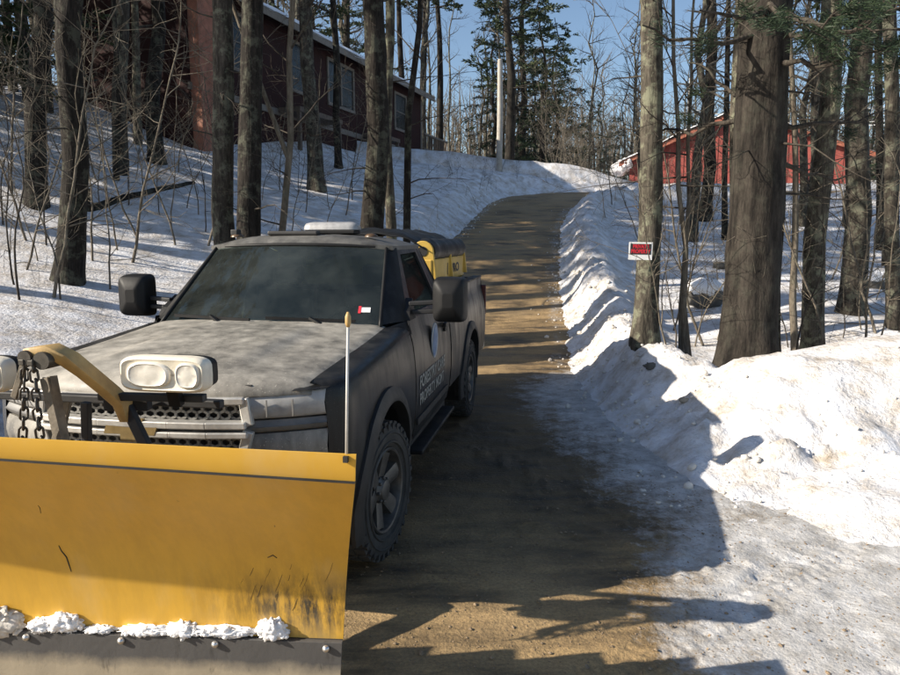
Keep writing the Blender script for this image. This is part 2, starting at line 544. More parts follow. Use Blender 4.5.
# ------------------------------------------------------------------ the ground
ZR_Y = [-200, 8.6, 10, 12, 14, 18, 22, 26, 28.5, 33, 40, 60, 150, 400]
ZR_Z = [0, 0, .06, .36, .74, 1.50, 2.34, 3.28, 3.70, 4.3, 5.2, 7.0, 12, 20]
LE_Y = [-200, 5.0, 9.2, 14, 18, 22, 25, 27, 28.3, 29.3, 30.0]
LE_X = [-3.4, -3.0, -2.3, -.95, -.25, .6, 1.35, 2.25, 3.9, 8.0, 40]
RE_Y = [-200, 5.5, 7.5, 9.2, 11.5, 14, 18, 22, 24, 25.3, 26.2, 26.8]
RE_X = [2.0, 1.9, 1.62, 1.62, 1.92, 2.16, 2.75, 3.45, 4.0, 4.9, 7.5, 40]
def road_z(y):
    return np.interp(y, ZR_Y, ZR_Z)
def edges(x, y):
    """distance outside the left and the right road edge (negative = on the road)"""
    e = 0.15
    l, r = np.interp(y, LE_Y, LE_X), np.interp(y, RE_Y, RE_X)
    ls = (np.interp(y + e, LE_Y, LE_X) - np.interp(y - e, LE_Y, LE_X)) / (2 * e)
    rs = (np.interp(y + e, RE_Y, RE_X) - np.interp(y - e, RE_Y, RE_X)) / (2 * e)
    return (l - x) / np.sqrt(1 + ls**2), (x - r) / np.sqrt(1 + rs**2)
def base_z(x, y):
    """large shape of the snow, no lumps"""
    x, y = np.asarray(x, float), np.asarray(y, float)
    sl, sr = edges(x, y)
    zr = road_z(y)
    street = sm(2.6, 5.2, y)                       # the street in the foreground stays level
    slc = np.clip(sl, 0, 60)
    left = 0.62 * sm(-.1, 1.0, sl) + 0.23 * np.clip(slc - .8, 0, 4) + 0.33 * np.clip(slc - 4.8, 0, 7) + .04 * np.clip(slc - 11.8, 0, 40)
    left = left * street
    far = 0.6 + .12 * np.clip(4 - x, 0, 12) + .05 * np.clip(-8 - x, 0, 60)
    far = far - 1.65 * sm(4.5, 8.5, x) * sm(27, 33, y)
    left = left + (far * sm(-.1, 1.0, sl) - left) * sm(27, 31, y)
    src = np.clip(sr, 0, 60)
    bank = 0.46 * np.exp(-((sr - .75) / .55)**2) * sm(-.15, .5, sr) * (1 - sm(28, 33, y))
    right = bank * sm(6.0, 7.4, y) - 0.012 * zr * np.clip(src, 0, 12) + .20 * sm(.2, 1.0, sr) * street
    right = right + .25 * sm(8, 11, y) * sm(2, 5, src) * (1 - sm(11, 15, y))
    # the bank the street plough threw up, crossing in front of the wood
    yc = 6.5 + 0.10 * np.clip(x - 3, 0, 20)
    prof = np.where(y < yc, sm(yc - 2.1, yc - .1, y), 1 - .62 * sm(yc + .1, yc + 1.5, y) * 1.0)
    fade = 1 - sm(yc + 1.5, yc + 4, y)
    sb = (0.74 + .27 * sm(3.0, 5.0, x)) * prof * np.where(y < yc, 1, fade) * sm(1.35, 3.3, x)
    right = np.maximum(right, sb) * (sr > -.4)
    out = np.where(sl > -.1, left, np.where(sr > -.4, right, 0))
    inside = np.minimum(-sl, -sr)
    out = out - 0.10 * np.maximum(sm(-.15, .25, inside), np.where(x > 0, 1 - sm(3.7, 4.5, y), 1 - sm(2.4, 3.2, y)))
    return zr * 1.0 + out
def lumps(x, y):
    sl, sr = edges(x, y)
    yc = 6.5 + 0.10 * np.clip(x - 3, 0, 20)
    near_r = np.exp(-((sr - .55) / .75)**2) * sm(-.25, .2, sr) * sm(4.0, 5.5, y)
    near_l = np.exp(-((sl - .5) / .7)**2) * sm(-.25, .2, sl) * sm(3.0, 5.5, y)
    street = sm(yc - 2.4, yc - 1.5, y) * (1 - sm(yc - .5, yc + .1, y)) * sm(1.2, 2.6, x)
    far = 1.0 / (1 + np.exp((y - 34) / 2))
    a = np.clip(near_r + .6 * near_l + street * .36, 0, 1.1)
    c = np.abs(fbm(x * 2.1, y * 2.1, 0, 4, 11))
    d = fbm(x * 7.5, y * 7.5, 0, 3, 21)
    big = fbm(x * .45, y * .45, 0, 3, 31)
    soft = fbm(x * 1.1, y * 1.1, 0, 3, 41)
    return a * (.26 * (c - .16) + .055 * d) + .09 * big * sm(.3, 2.5, np.maximum(sl, sr)) + .035 * soft * sm(0, 1, np.maximum(sl, sr)) + (.10 * np.abs(fbm(x * .9, y * .9, 0, 3, 51))) * sm(28, 31, y) * far
def gz(x, y):
    return base_z(x, y) + lumps(np.asarray(x, float), np.asarray(y, float))
def G(x, y):
    return float(gz(np.array([x]), np.array([y]))[0])
def ground_hit(px, py, ymin=3.0, ymax=80.0):
    """where the ray of photo pixel (px, py) meets the snow"""
    ys = np.linspace(ymin, ymax, 1600)
    a, b = (px - 450) / FPX, (337.5 - py) / FPX
    dy = math.cos(PITCH) + b * math.sin(PITCH)
    dz = -math.sin(PITCH) + b * math.cos(PITCH)
    xs, zs = a * ys / dy, CAM_H + dz * ys / dy
    g = gz(xs, ys)
    i = np.argmax(zs <= g)
    if not (zs <= g).any():
        i = len(ys) - 1
    return float(xs[i]), float(ys[i]), float(g[i])

def axis_samples(segs):
    out = []
    for a, b, st in segs:
        out += list(np.arange(a, b, st))
    out.append(segs[-1][1])
    return np.array(out)
def height_sheet(name, xs, ys, zf, mat, keep=None, attrs=None):
    X, Y = np.meshgrid(xs, ys)
    Z = zf(X, Y)
    nx, ny = len(xs), len(ys)
    V = np.stack([X, Y, Z], -1).reshape(-1, 3)
    i = np.arange(ny - 1)[:, None] * nx + np.arange(nx - 1)[None, :]
    F = np.stack([i, i + 1, i + nx + 1, i + nx], -1).reshape(-1, 4)
    if keep is not None:
        K = keep(X, Y).reshape(-1)
        F = F[K[F].any(1)]
    used = np.unique(F)
    rm = np.full(len(V), -1)
    rm[used] = np.arange(len(used))
    F = rm[F]
    V = V[used]
    me = bpy.data.meshes.new(name)
    me.vertices.add(len(V))
    me.vertices.foreach_set('co', V.ravel())
    me.loops.add(F.size)
    me.loops.foreach_set('vertex_index', F.ravel())
    me.polygons.add(len(F))
    me.polygons.foreach_set('loop_start', np.arange(len(F)) * 4)
    me.polygons.foreach_set('use_smooth', np.ones(len(F), bool))
    me.update(calc_edges=True)
    for k, fn in (attrs or {}).items():
        a = me.attributes.new(k, 'FLOAT', 'POINT')
        a.data.foreach_set('value', fn(V[:, 0], V[:, 1]).astype(np.float32))
    me.materials.append(mat)
    o = bpy.data.objects.new(name, me)
    COL.objects.link(o)
    return setting(o)

def snow_dirt(x, y):
    sl, sr = edges(x, y)
    yc = 6.5 + 0.10 * np.clip(x - 3, 0, 20)
    edge = np.exp(-np.clip(sr, 0, 9) / .30) * (y > 5) + np.exp(-np.clip(sl, 0, 9) / .42) * (y > 4)
    st = sm(yc - 2.6, yc - 1.4, y) * (1 - sm(yc - .5, yc + .05, y)) * sm(1.2, 2.6, x)
    blot = np.clip(fbm(x * .8, y * .8, 0, 3, 71) * 2.2, 0, 1)
    corner = np.exp(-((x - 2.7) / .45)**2 - ((y - 6.6) / .35)**2)
    return np.clip(edge * .95 + st * (.45 + .85 * blot) + corner * .9, 0, 1)
xs = axis_samples([(-400, -100, 30), (-100, -40, 6), (-40, -14, 1.0), (-14, -5, .16), (-5, 6, .06), (6, 12, .12), (12, 24, .4), (24, 60, 3), (60, 120, 10), (120, 400, 40)])
ys = axis_samples([(-120, -20, 20), (-20, 1, 1.5), (1, 3.6, .25), (3.6, 11, .055), (11, 18, .10), (18, 33, .16), (33, 60, .5), (60, 120, 4), (120, 600, 30)])
snow_ground = height_sheet('snow_ground', xs, ys, gz, M['snow'], None, {'dirt': snow_dirt})

def road_surface(x, y):
    sl, sr = edges(x, y)
    outside = np.maximum(sl * sm(2.8, 4.2, y), sr * sm(4.4, 5.6, y))
    # one tyre track pressed into the packed snow
    ux, uy = .788, .615
    al, ac = (x - 1.02) * ux + (y - 2.98) * uy, -(x - 1.02) * uy + (y - 2.98) * ux
    lug = np.where(np.mod(al + np.abs(ac) * .5, .085) < .045, 1.0, 0.0) * (np.abs(np.mod(ac, .09) - .045) < .034)
    track = (np.abs(ac) < .14) * sm(-1.6, -1.2, al) * (1 - sm(1.5, 2.2, al))
    clod = np.clip(fbm(x * 11, y * 11, 0, 3, 87), 0, 1) * .035 * sm(-.1, .25, fbm(x * 1.3, y * 1.3, 0, 2, 89)) * (1 - sm(6, 9, y))
    rough_ice = .03 * np.abs(fbm(x * 2.3, y * 2.3, 0, 4, 93)) * sm(.8, 2.0, x) * (1 - sm(5, 6, y))
    rut = clod + rough_ice + track * (.009 * lug - .010) + .010 * fbm(x * 1.2, y * 3.5, 0, 4, 81) + .008 * fbm(x * 9, y * 9, 0, 3, 85)
    return road_z(y) + rut - .35 * sm(.25, 1.2, outside)
def road_ice(x, y):
    sl, sr = edges(x, y)
    a = sm(-1.9, .2, sr) * (1 - sm(8.5, 11, y)) * sm(3.4, 5.0, y)
    b = sm(.40, 1.8, x + .35 * fbm(x * .9, y * .9, 0, 3, 91)) * (1 - sm(4.0, 5.5, y))
    c = np.exp(-((np.maximum(sl, sr) + .1) / .35)**2) * .55
    return np.clip(np.maximum(np.maximum(a, b), c), 0, 1)
def road_sand_sunshade(x, y):
    # sand with light painted in: sunlit climb and mouth brighter, shaded truck stretch darker
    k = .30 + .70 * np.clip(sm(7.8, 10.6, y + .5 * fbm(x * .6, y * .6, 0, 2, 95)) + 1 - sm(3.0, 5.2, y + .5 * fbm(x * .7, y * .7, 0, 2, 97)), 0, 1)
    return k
rx = axis_samples([(-30, -6, 1.5), (-6, -1, .08), (-1, 3.4, .022), (3.4, 6.5, .07), (6.5, 30, 1.0)])
ry = axis_samples([(-30, 2, 1.5), (2, 2.6, .06), (2.6, 4.6, .02), (4.6, 12, .05), (12, 31, .16)])
road = height_sheet('driveway_road', rx, ry, road_surface, M['road'], lambda X, Y: np.maximum(*edges(X, Y)) < np.where(Y < 5.0, 40, 1.3), {'ice': road_ice, 'sand': road_sand_sunshade})
# ------------------------------------------------------------------ the pickup truck
YAW = math.radians(9.8)
TX, TY = -1.33, 4.10
truck = empty('pickup_truck', (TX, TY, 0), -YAW, 'dark grey salt-stained pickup truck parked on the driveway behind the yellow plow', 'pickup truck')
WB = 3.38
SIDE = ([.36, .46, .58, .75, .95, 1.10, 1.20, 1.28, 1.42], [.90, .945, .972, .985, .985, .972, .955, .925, .925])
def side_l(r, z):
    l = np.interp(z, *SIDE)
    r = np.asarray(r, float)
    taper = .03 * np.clip((-.45 - r) / .25, 0, 1)**2 + .076 * np.clip((-.60 - r) / .10, 0, 1)**2
    return l - taper
ARCH_R, ARCH_Z = .50, .43
def arch_bottom(r, c, sill):
    d = np.abs(np.asarray(r, float) - c)
    h = ARCH_Z + np.sqrt(np.clip(ARCH_R**2 - d**2, 0, None)) * .98
    return np.where(d < ARCH_R, np.maximum(h, sill), sill)
def panel(rs, zb, zt, off=0.0, rows=10, s=1, inner=.03):
    P = []
    for r, b, t in zip(rs, zb, zt):
        z = np.linspace(b, t, rows)
        P.append(np.stack([s * (side_l(r, z) + off), np.full(rows, r), z], -1))
    return np.array(P)
def hood_edge_z(r):
    return np.interp(r, [-.88, -.6, .0, .62], [1.165, 1.19, 1.225, 1.275])
def fender(s):
    rs = np.unique(np.concatenate([np.linspace(-.70, .745, 40), np.linspace(-ARCH_R, ARCH_R, 30)]))
    zt = hood_edge_z(rs) - .045
    zb = np.minimum(arch_bottom(rs, 0, .50), zt - .05)
    P = panel(rs, zb, zt, 0, 10, s)
    roll = []
    for r, t in zip(rs, zt):
        l0 = float(side_l(r, t))
        e = .80
        roll.append([(s * (l0 - .018), r, t + .026), (s * (l0 - .06), r, t + .040), (s * e, r, t + .046), (s * (e - .02), r, t + .02)])
    P = np.concatenate([P, np.array(roll)], 1)
    m = MB().grid(P)
    return m.build('fender', M['paint'], truck, True, sharp=50)
def flare(s, c, rr=.50):
    P = []
    for a in np.linspace(math.radians(-14), math.radians(194), 34):
        r, z = c + rr * math.cos(a) * 1.0, ARCH_Z + rr * math.sin(a) * .98
        ro, zo = c + (rr + .085) * math.cos(a), ARCH_Z + (rr + .085) * math.sin(a) * .98
        l, lo = float(side_l(r, max(z, .5))), float(side_l(ro, max(zo, .5)))
        P.append([(s * (l - .06), r, z), (s * (l + .035), r, z), (s * (l + .04), r + (ro - r) * .3, z + (zo - z) * .3), (s * (lo + .018), ro, zo), (s * (lo - .004), ro, zo)])
    MB().grid(P).build('wheel_arch_flare', M['flare'], truck, True, sharp=50)
def liner(s, c):
    P = []
    for a in np.linspace(math.radians(-20), math.radians(200), 20):
        r, z = c + .495 * math.cos(a), ARCH_Z + .49 * math.sin(a)
        P.append([(s * .95, r, z), (s * .55, r, z)])
    m = MB().grid(P)
    m.prism([(s * .56, c + .5 * math.cos(a), ARCH_Z + .5 * math.sin(a)) for a in np.linspace(math.radians(-20), math.radians(200), 16)], (-s * .01, 0, 0))
    m.build('wheel_well_liner', M['black_plastic'], truck)
for s in (1, -1):
    fender(s)
    flare(s, 0)
    flare(s, WB)
    liner(s, 0)
    liner(s, WB)
    # door: lower skin, frame round the window, glass, handle
    rs = np.linspace(.755, 1.985, 26)
    d = MB().grid(panel(rs, np.full(26, .47), np.full(26, 1.305), .002, 14, s))
    def fl(r, z):
        return s * (.925 - .225 * (z - 1.30) / .50)
    outer = [(.80, 1.30), (1.335, 1.79), (1.985, 1.80), (1.985, 1.30)]
    inner = [(.99, 1.335), (1.375, 1.735), (1.915, 1.745), (1.915, 1.335)]
    for i in range(4):
        j = (i + 1) % 4
        q = [outer[i], outer[j], inner[j], inner[i]]
        d.add([(fl(*p), p[0], p[1]) for p in q] + [(fl(*p) - s * .04, p[0], p[1]) for p in q], [(0, 1, 2, 3), (7, 6, 5, 4), (3, 2, 6, 7), (0, 4, 5, 1)])
    door = d.build('door', M['paint'], truck, True, sharp=35)
    MB().prism([(fl(*p) - s * .018, p[0], p[1]) for p in inner], (-s * .004, 0, 0)).build('side_window', M['side_glass'], door)
    h = MB()
    h.box((s * .995, 1.86, 1.155), (.03, .17, .035))
    h.box((s * .985, 1.90, 1.115), (.012, .10, .05))
    h.build('door_handle', M['black_plastic'], door, bevel=.008)
    MB().bar((s * .985, .78, .60), (s * .985, 1.96, .60), .045, .014, (1, 0, 0)).build('side_moulding', M['flare'], door)
    # cab corner, rocker
    rs = np.linspace(1.995, 2.15, 5)
    cc = MB().grid(panel(rs, np.full(5, .47), np.full(5, 1.31), 0, 14, s))
    cc.add([(fl(1.995, 1.31), 1.995, 1.31), (fl(2.15, 1.31), 2.15, 1.31), (fl(2.09, 1.80), 2.09, 1.80), (fl(1.995, 1.80), 1.995, 1.80)], [(0, 1, 2, 3)])
    cc.build('cab_corner', M['paint'], truck, True, sharp=35)
    MB().bar((s * .90, .56, .42), (s * .90, 2.14, .42), .06, .10).build('rocker_panel', M['flare'], truck)
    st = MB().bar((s * .97, .72, .40), (s * .97, 2.05, .40), .13, .03)
    for q in (.85, 1.9):
        st.bar((s * .75, q, .46), (s * .93, q, .39), .03, .03)
    st.build('running_board', M['black_plastic'], truck, bevel=.008)
    # A pillar
    A = np.array([[(s * .765, .60, 1.285), (s * .67, 1.21, 1.785)], [(s * .80, .63, 1.292), (s * .695, 1.235, 1.795)], [(s * .86, .69, 1.30), (s * .71, 1.28, 1.80)], [(s * .922, .80, 1.30), (s * .713, 1.33, 1.795)]])
    MB().grid(A).build('windshield_pillar', M['paint'], truck, True)
    MB().grid(np.array([[(s * .79, .56, 1.262), (s * .86, .66, 1.285), (s * .924, .80, 1.302)], [(s * .86, .60, 1.262), (s * .925, .72, 1.262), (s * .938, .775, 1.27)], [(s * .945, .60, 1.215), (s * .952, .74, 1.215), (s * .955, .775, 1.21)]])).build('cowl_corner', M['paint'], truck, True)
    # bed side
    rs = np.unique(np.concatenate([np.linspace(2.19, 4.64, 30), np.linspace(WB - ARCH_R, WB + ARCH_R, 30)]))
    P = panel(rs, arch_bottom(rs, WB, .55), np.full(len(rs), 1.39), 0, 12, s)
    b = MB().grid(P)
    b.add([(s * .925, 2.19, 1.39), (s * .925, 4.64, 1.39), (s * .84, 4.64, 1.40), (s * .84, 2.19, 1.40), (s * .84, 2.19, .85), (s * .84, 4.64, .85)], [(0, 1, 2, 3), (3, 2, 5, 4)])
    b.add([(s * .985, 4.64, .75), (s * .925, 4.64, 1.39), (s * .84, 4.64, 1.40), (s * .84, 4.64, .75)], [(0, 1, 2, 3)])
    bed = b.build('bed_side', M['paint'], truck, True, sharp=35)
    MB().bar((s * .885, 2.2, 1.405), (s * .885, 4.63, 1.405), .10, .022).build('bed_rail_cap', M['black_plastic'], bed, bevel=.006)
    MB().box((s * .955, 4.66, 1.12), (.07, .03, .36)).build('tail_light', plain('tail_lens', (.07, .008, .008), .4), bed, bevel=.01)
    # tow mirror: two arms, deep rounded housing
    mm = MB()
    mc = np.array((s * 1.185, .93, 1.435))
    P = []
    for t in np.linspace(0, 1, 9):
        k = math.sqrt(max(0.0, 1 - (1 - t)**2.6)) * .30 + .70
        if t == 0:
            k = .30
        ring = []
        for a in np.arange(28) * 2 * math.pi / 28:
            e = 6.5
            cx, cz = math.copysign(abs(math.cos(a))**(2 / e), math.cos(a)), math.copysign(abs(math.sin(a))**(2 / e), math.sin(a))
            ring.append(mc + np.array((.118 * k * cx, -.085 + .155 * t, .158 * k * cz)))
        P.append(ring)
    mm.grid(P, wrap=True)
    mm.add([p for p in P[0]], [tuple(range(28))])
    mir = mm.build('tow_mirror', M['black_plastic'], truck, True, sharp=60)
    MB().box(mc + np.array((0, .068, .01)), (.19, .008, .25)).build('mirror_glass', M['mirror_glass'], mir)
    ar = MB()
    for z0 in (1.345, 1.405):
        ar.bar((s * .90, .93, z0), (s * 1.10, .95, z0 + .012), .05, .03)
    ar.build('mirror_arm', M['flare'], mir, bevel=.006)
    MB().prism([(s * .935, .80, 1.30), (s * .935, .99, 1.30), (s * .91, .99, 1.44), (s * .925, .84, 1.36)], (-s * .05, 0, 0)).build('mirror_base', M['black_plastic'], mir)

# hood
nr, nl = 34, 45
P = np.zeros((nr, nl, 3))
for i, r in enumerate(np.linspace(-.895, .63, nr)):
    hw = .815
    for j, u in enumerate(np.linspace(-1, 1, nl)):
        l = hw * u
        z = hood_edge_z(r) + .008
        z += .034 * (1 - abs(u)**3.0)
        z += .026 * float(1 - sm(.42, .58, abs(u))) * float(sm(-.85, -.2, r)) * float(1 - sm(.05, .58, r))
        rr = r + .20 * (abs(l) / .9)**2.6 * float(1 - sm(-.9, .25, r))
        if r < -.80:
            z -= (.075 - .05 * u * u) * ((-.80 - r) / .095)**2
        if abs(u) > .955:
            z -= .010 * ((abs(u) - .955) / .045)**2
        P[i, j] = (l, rr, z)
hood = MB().solid(P, (0, 0, -.02)).build('hood', M['hood'], truck, True, sharp=60)
# cowl and wipers
MB().solid(np.array([[(l, r + .0 * l - .05 * (1 - (l / .8)**2), z) for l in np.linspace(-.80, .80, 15)] for r, z in ((.57, 1.235), (.67, 1.27))]), (0, 0, -.03)).build('cowl', M['black_plastic'], truck, True)
def wshield(u, v):
    """u -1..1 across, v 0..1 up"""
    l = u * (.785 + (.668 - .785) * v)
    r = .585 + (1.215 - .585) * v - .085 * (1 - u * u)
    z = 1.265 + (1.79 - 1.265) * v + .020 * (1 - u * u) * v
    return (l, r, z)
MB().grid([[wshield(u, v) for u in np.linspace(-1, 1, 17)] for v in np.linspace(0, 1, 9)]).build('windshield', M['windshield'], truck, True)
seal = MB()
for side_pts in ([wshield(-1, v) for v in np.linspace(0, 1, 9)], [wshield(1, v) for v in np.linspace(0, 1, 9)], [wshield(u, 1) for u in np.linspace(-1, 1, 15)]):
    seal.tube([Vector(p) + Vector((0, -.004, 0)) for p in side_pts], .013, 6)
seal.build('windshield_seal', M['black_plastic'], truck, True)
for u0, u1, v1 in ((-.88, -.12, .055), (.02, .80, .06)):
    a, b, c = Vector(wshield(u0 + .62, .0)) + Vector((0, -.04, .0)), Vector(wshield(u0, .10)) + Vector((0, -.03, .012)), Vector(wshield(u1, .075)) + Vector((0, -.03, .012))
    w = MB()
    w.bar(b, c, .014, .02)
    w.bar(Vector(wshield((u0 + u1) / 2 + .25, -.03)) + Vector((0, -.05, 0)), (b + c) / 2 + Vector((0, -.008, .012)), .022, .016)
    w.build('wiper', M['black_plastic'], truck)
sticker = MB()
def onglass(u, v, o=-.006):
    p = wshield(u, v)
    return (p[0], p[1] + o, p[2])
MB().add([onglass(.82, .19), onglass(.905, .19), onglass(.905, .245), onglass(.82, .245)], [(0, 1, 2, 3)]).build('inspection_sticker', M['white_print'], truck)
MB().add([onglass(.80, .18, -.004), onglass(.825, .18, -.009), onglass(.825, .26, -.009), onglass(.80, .26, -.004)], [(0, 1, 2, 3)]).build('sticker_edge', M['red_print'], truck)
# roof
P = []
for r in np.linspace(1.205, 2.10, 16):
    row = []
    hw = .715
    e = min(r - 1.205, 2.10 - r)
    for u in np.linspace(-1, 1, 25):
        z = 1.80 + .085 * (1 - abs(u)**3.2) * (1 - max(0, 1 - e / .16)**2 * .75)
        row.append((u * hw, r - .075 * (1 - u * u) * (1 if r < 1.3 else max(0, 1 - (r - 1.3) / .6)), z))
    P.append(row)
MB().solid(P, (0, 0, -.03)).build('roof', M['roof_paint'], truck, True, sharp=50)
bk = MB()
for q in ([(-.92, 2.14, 1.28), (.92, 2.14, 1.28), (.90, 2.14, 1.40), (-.90, 2.14, 1.40)], [(-.90, 2.14, 1.40), (-.62, 2.13, 1.40), (-.56, 2.10, 1.74), (-.70, 2.09, 1.80)], [(.62, 2.13, 1.40), (.90, 2.14, 1.40), (.70, 2.09, 1.80), (.56, 2.10, 1.74)], [(-.56, 2.10, 1.74), (.56, 2.10, 1.74), (.70, 2.09, 1.81), (-.70, 2.09, 1.81)], [(-.92, 2.14, .5), (.92, 2.14, .5), (.92, 2.14, 1.28), (-.92, 2.14, 1.28)]):
    bk.add(q, [(0, 1, 2, 3)])
bk.build('cab_back', M['paint'], truck)
MB().prism([(-.62, 2.115, 1.40), (.62, 2.115, 1.40), (.56, 2.085, 1.74), (-.56, 2.085, 1.74)], (0, .004, 0)).build('rear_window', M['side_glass'], truck)
# cab interior
it = MB()
it.solid(np.array([[(l, r, z) for l in np.linspace(-.76, .76, 9)] for r, z in ((.56, 1.22), (.80, 1.235), (.98, 1.20), (1.02, 1.0), (1.0, .7))]), (0, 0, -.02))
it.build('dashboard', M['interior'], truck, True)
for lx in (.40, -.40):
    se = MB()
    se.box((lx, 1.55, .80), (.56, .52, .16))
    se.box((lx, 1.84, 1.16), (.54, .14, .60), Matrix.Rotation(math.radians(-12), 3, 'X'))
    se.box((lx, 1.93, 1.55), (.28, .09, .17))
    se.build('seat', M['interior'], truck, bevel=.04)
wheel_pts = [Vector((.40 + .19 * math.cos(a), 1.16 + .06 * math.sin(a), 1.17 + .175 * math.sin(a))) for a in np.linspace(0, 2 * math.pi, 22)]
sw = MB().tube(wheel_pts, .014, 7, False)
sw.bar((.22, 1.16, 1.17), (.58, 1.16, 1.17), .03, .04)
sw.build('steering_wheel', M['interior'], truck, True)
for k, (lx, ry, w) in enumerate(((-.34, .76, .20), (-.15, .72, .16), (-.22, .82, .13))):
    MB().box((lx, ry, 1.245 + .006 * k), (w, .12, .004), Matrix.Rotation(.3 * k - .2, 3, 'Z')).build('paper_sheet', M['paper'], truck)
MB().box((0, 1.06, 1.69), (.20, .03, .06)).build('rear_view_mirror', M['interior'], truck, bevel=.01)
MB().box((0, 1.4, .62), (1.7, 1.5, .03)).build('cab_floor', M['interior'], truck)
# roof lamps
for l in (-.56, .52):
    b = MB().lathe([(0, .05), (.012, .048), (.024, .03), (.027, .001)], 'z', 14, (l, 1.33, 1.865))
    b.build('clearance_lamp', plain('amber_lens', (.10, .06, .03), .35), truck, True)
b = MB()
b.box((-.07, 1.27, 1.895), (.40, .075, .034))
b.build('clearance_lamp_cluster', M['flare'], truck, bevel=.012)
b = MB()
b.box((-.57, 1.33, 1.90), (.06, .07, .05))
b.build('clearance_lamp_housing', M['flare'], truck, bevel=.01)
# grille, headlights, bumper
FR = -.885
def fz(l, z, o=0.0):
    """front face: swept back towards the corners"""
    return FR + .20 * (abs(l) / .9)**2.6 + o
def fbar(m, pts, w, dpt, o=0.0):
    for a, b in zip(pts[:-1], pts[1:]):
        n = 6
        for i in range(n):
            t0, t1 = i / n, (i + 1) / n
            p = (a[0] + (b[0] - a[0]) * t0, a[1] + (b[1] - a[1]) * t0)
            q = (a[0] + (b[0] - a[0]) * t1, a[1] + (b[1] - a[1]) * t1)
            d = Vector((q[0] - p[0], 0, q[1] - p[1])).normalized()
            e = .004
            m.bar((p[0] - d.x * e, fz(p[0], p[1], o), p[1] - d.z * e), (q[0] + d.x * e, fz(q[0], q[1], o), q[1] + d.z * e), dpt, w, (0, 1, 0) if abs(d.z) > .7 else (0, 0, 1))
gm = MB()
gm.box((0, FR + .10, .965), (1.10, .06, .42))
grille = gm.build('grille_backing', M['grille_dark'], truck)
fr = MB()
fbar(fr, [(-.525, 1.108), (.525, 1.108)], .034, .05, -.012)
fbar(fr, [(-.495, .805), (.495, .805)], .030, .05, -.010)
for s in (1, -1):
    fr.bar((s * .525, fz(.525, 1, -.012), 1.12), (s * .545, fz(.53, 1, -.012), .99), .05, .034, (0, 1, 0))
    fr.bar((s * .545, fz(.53, 1, -.012), .965), (s * .50, fz(.5, 1, -.012), .80), .05, .034, (0, 1, 0))
fbar(fr, [(-.535, .995), (.535, .995)], .034, .06, -.022)
fbar(fr, [(-.54, .948), (.54, .948)], .030, .06, -.020)
fr.build('grille_frame', M['chrome'], grille, bevel=.006)
hc = MB()
def hexes(z0, z1):
    w, row = .056, 0
    z = z0 + .012
    while z < z1:
        x = -.515 + (w / 2 if row % 2 else 0)
        while x < .515:
            pts = [(x + w * .52 * math.cos(a), fz(x, z, .018), z + .0185 * math.sin(a) * 1.12) for a in (math.pi / 6 + k * math.pi / 3 for k in range(6))]
            for k in range(6):
                hc.bar(pts[k], pts[(k + 1) % 6], .012, .0055, (0, 1, 0))
            x += w * .93
        z += .031
        row += 1
hexes(1.020, 1.085)
hc.build('grille_honeycomb', M['honey'], grille, fix=False)
hc = MB()
hexes(.826, .925)
hc.build('grille_honeycomb', M['honey'], grille, fix=False)
bt = MB().prism([(-.13, FR - .05, .985), (-.045, FR - .05, .985), (-.045, FR - .05, 1.02), (.06, FR - .05, 1.02), (.06, FR - .05, .985), (.13, FR - .05, .985), (.115, FR - .05, .945), (.045, FR - .05, .945), (.045, FR - .05, .91), (-.06, FR - .05, .91), (-.06, FR - .05, .945), (-.145, FR - .05, .945)], (0, .02, 0))
bt.build('cross_emblem', plain('gold_emblem', (.30, .22, .10), .4, .4), grille)
def lens(name, s, zt, zb, mat, l0=.525, l1=.872, o=-.012):
    """lamp block swept back round the corner"""
    P = []
    for t in np.linspace(0, 1, 12):
        l = l0 + (l1 - l0) * t
        top, bot = zt[0] + (zt[1] - zt[0]) * t, zb[0] + (zb[1] - zb[0]) * t
        r = fz(l, 1, o) + .0
        k = .025
        P.append([(s * l, r + .30, top + .004), (s * l, r + .012, top), (s * l, r, top - k), (s * l, r - .012, (top + bot) / 2), (s * l, r, bot + k * .6), (s * l, r + .012, bot), (s * l, r + .10, bot)])
    return MB().grid(P).build(name, mat, truck, True, sharp=55)
for s in (1, -1):
    lens('headlight', s, (1.118, 1.146), (1.015, 1.025), M['lens'])
    lens('turn_signal', s, (1.003, 1.013), (.945, .958), M['lens_signal'], .515, .874, .002)
    v = lens('fender_valance', s, (.938, .950), (.80, .80), M['hood'], .50, .876, .0)
for s in (1, -1):
    # filler between hood corner, lamp and fender
    MB().grid(np.array([[(s * .74, -.80, 1.150), (s * .80, -.765, 1.150), (s * .874, -.71, 1.148)], [(s * .74, -.66, 1.165), (s * .81, -.64, 1.172), (s * .90, -.63, 1.165)], [(s * .74, -.5, 1.17), (s * .80, -.5, 1.185), (s * .94, -.55, 1.165)]])).build('fender_cap', M['paint'], truck, True)
    ln_ = MB()
    for k in (.30, .62):
        l = .525 + (.872 - .525) * k
        ln_.bar((s * l, fz(l, 1, -.026), 1.03), (s * l, fz(l, 1, -.026), 1.11), .006, .006, (0, 1, 0))
    ln_.build('lens_rib', M['lens_signal'], truck)
bp = []
for u in np.linspace(-1, 1, 21):
    l = u * .94
    r = -.955 + .22 * abs(u)**2.6
    bp.append([(l, r + .06, .80), (l, r, .79), (l, r - .02, .72), (l, r - .015, .60), (l, r + .03, .55), (l, r + .10, .52)])
MB().grid(bp).build('front_bumper', M['paint'], truck, True, sharp=50)
MB().box((0, -.55, .62), (1.5, .5, .40)).build('radiator_support', M['grille_dark'], truck)
fm = MB()
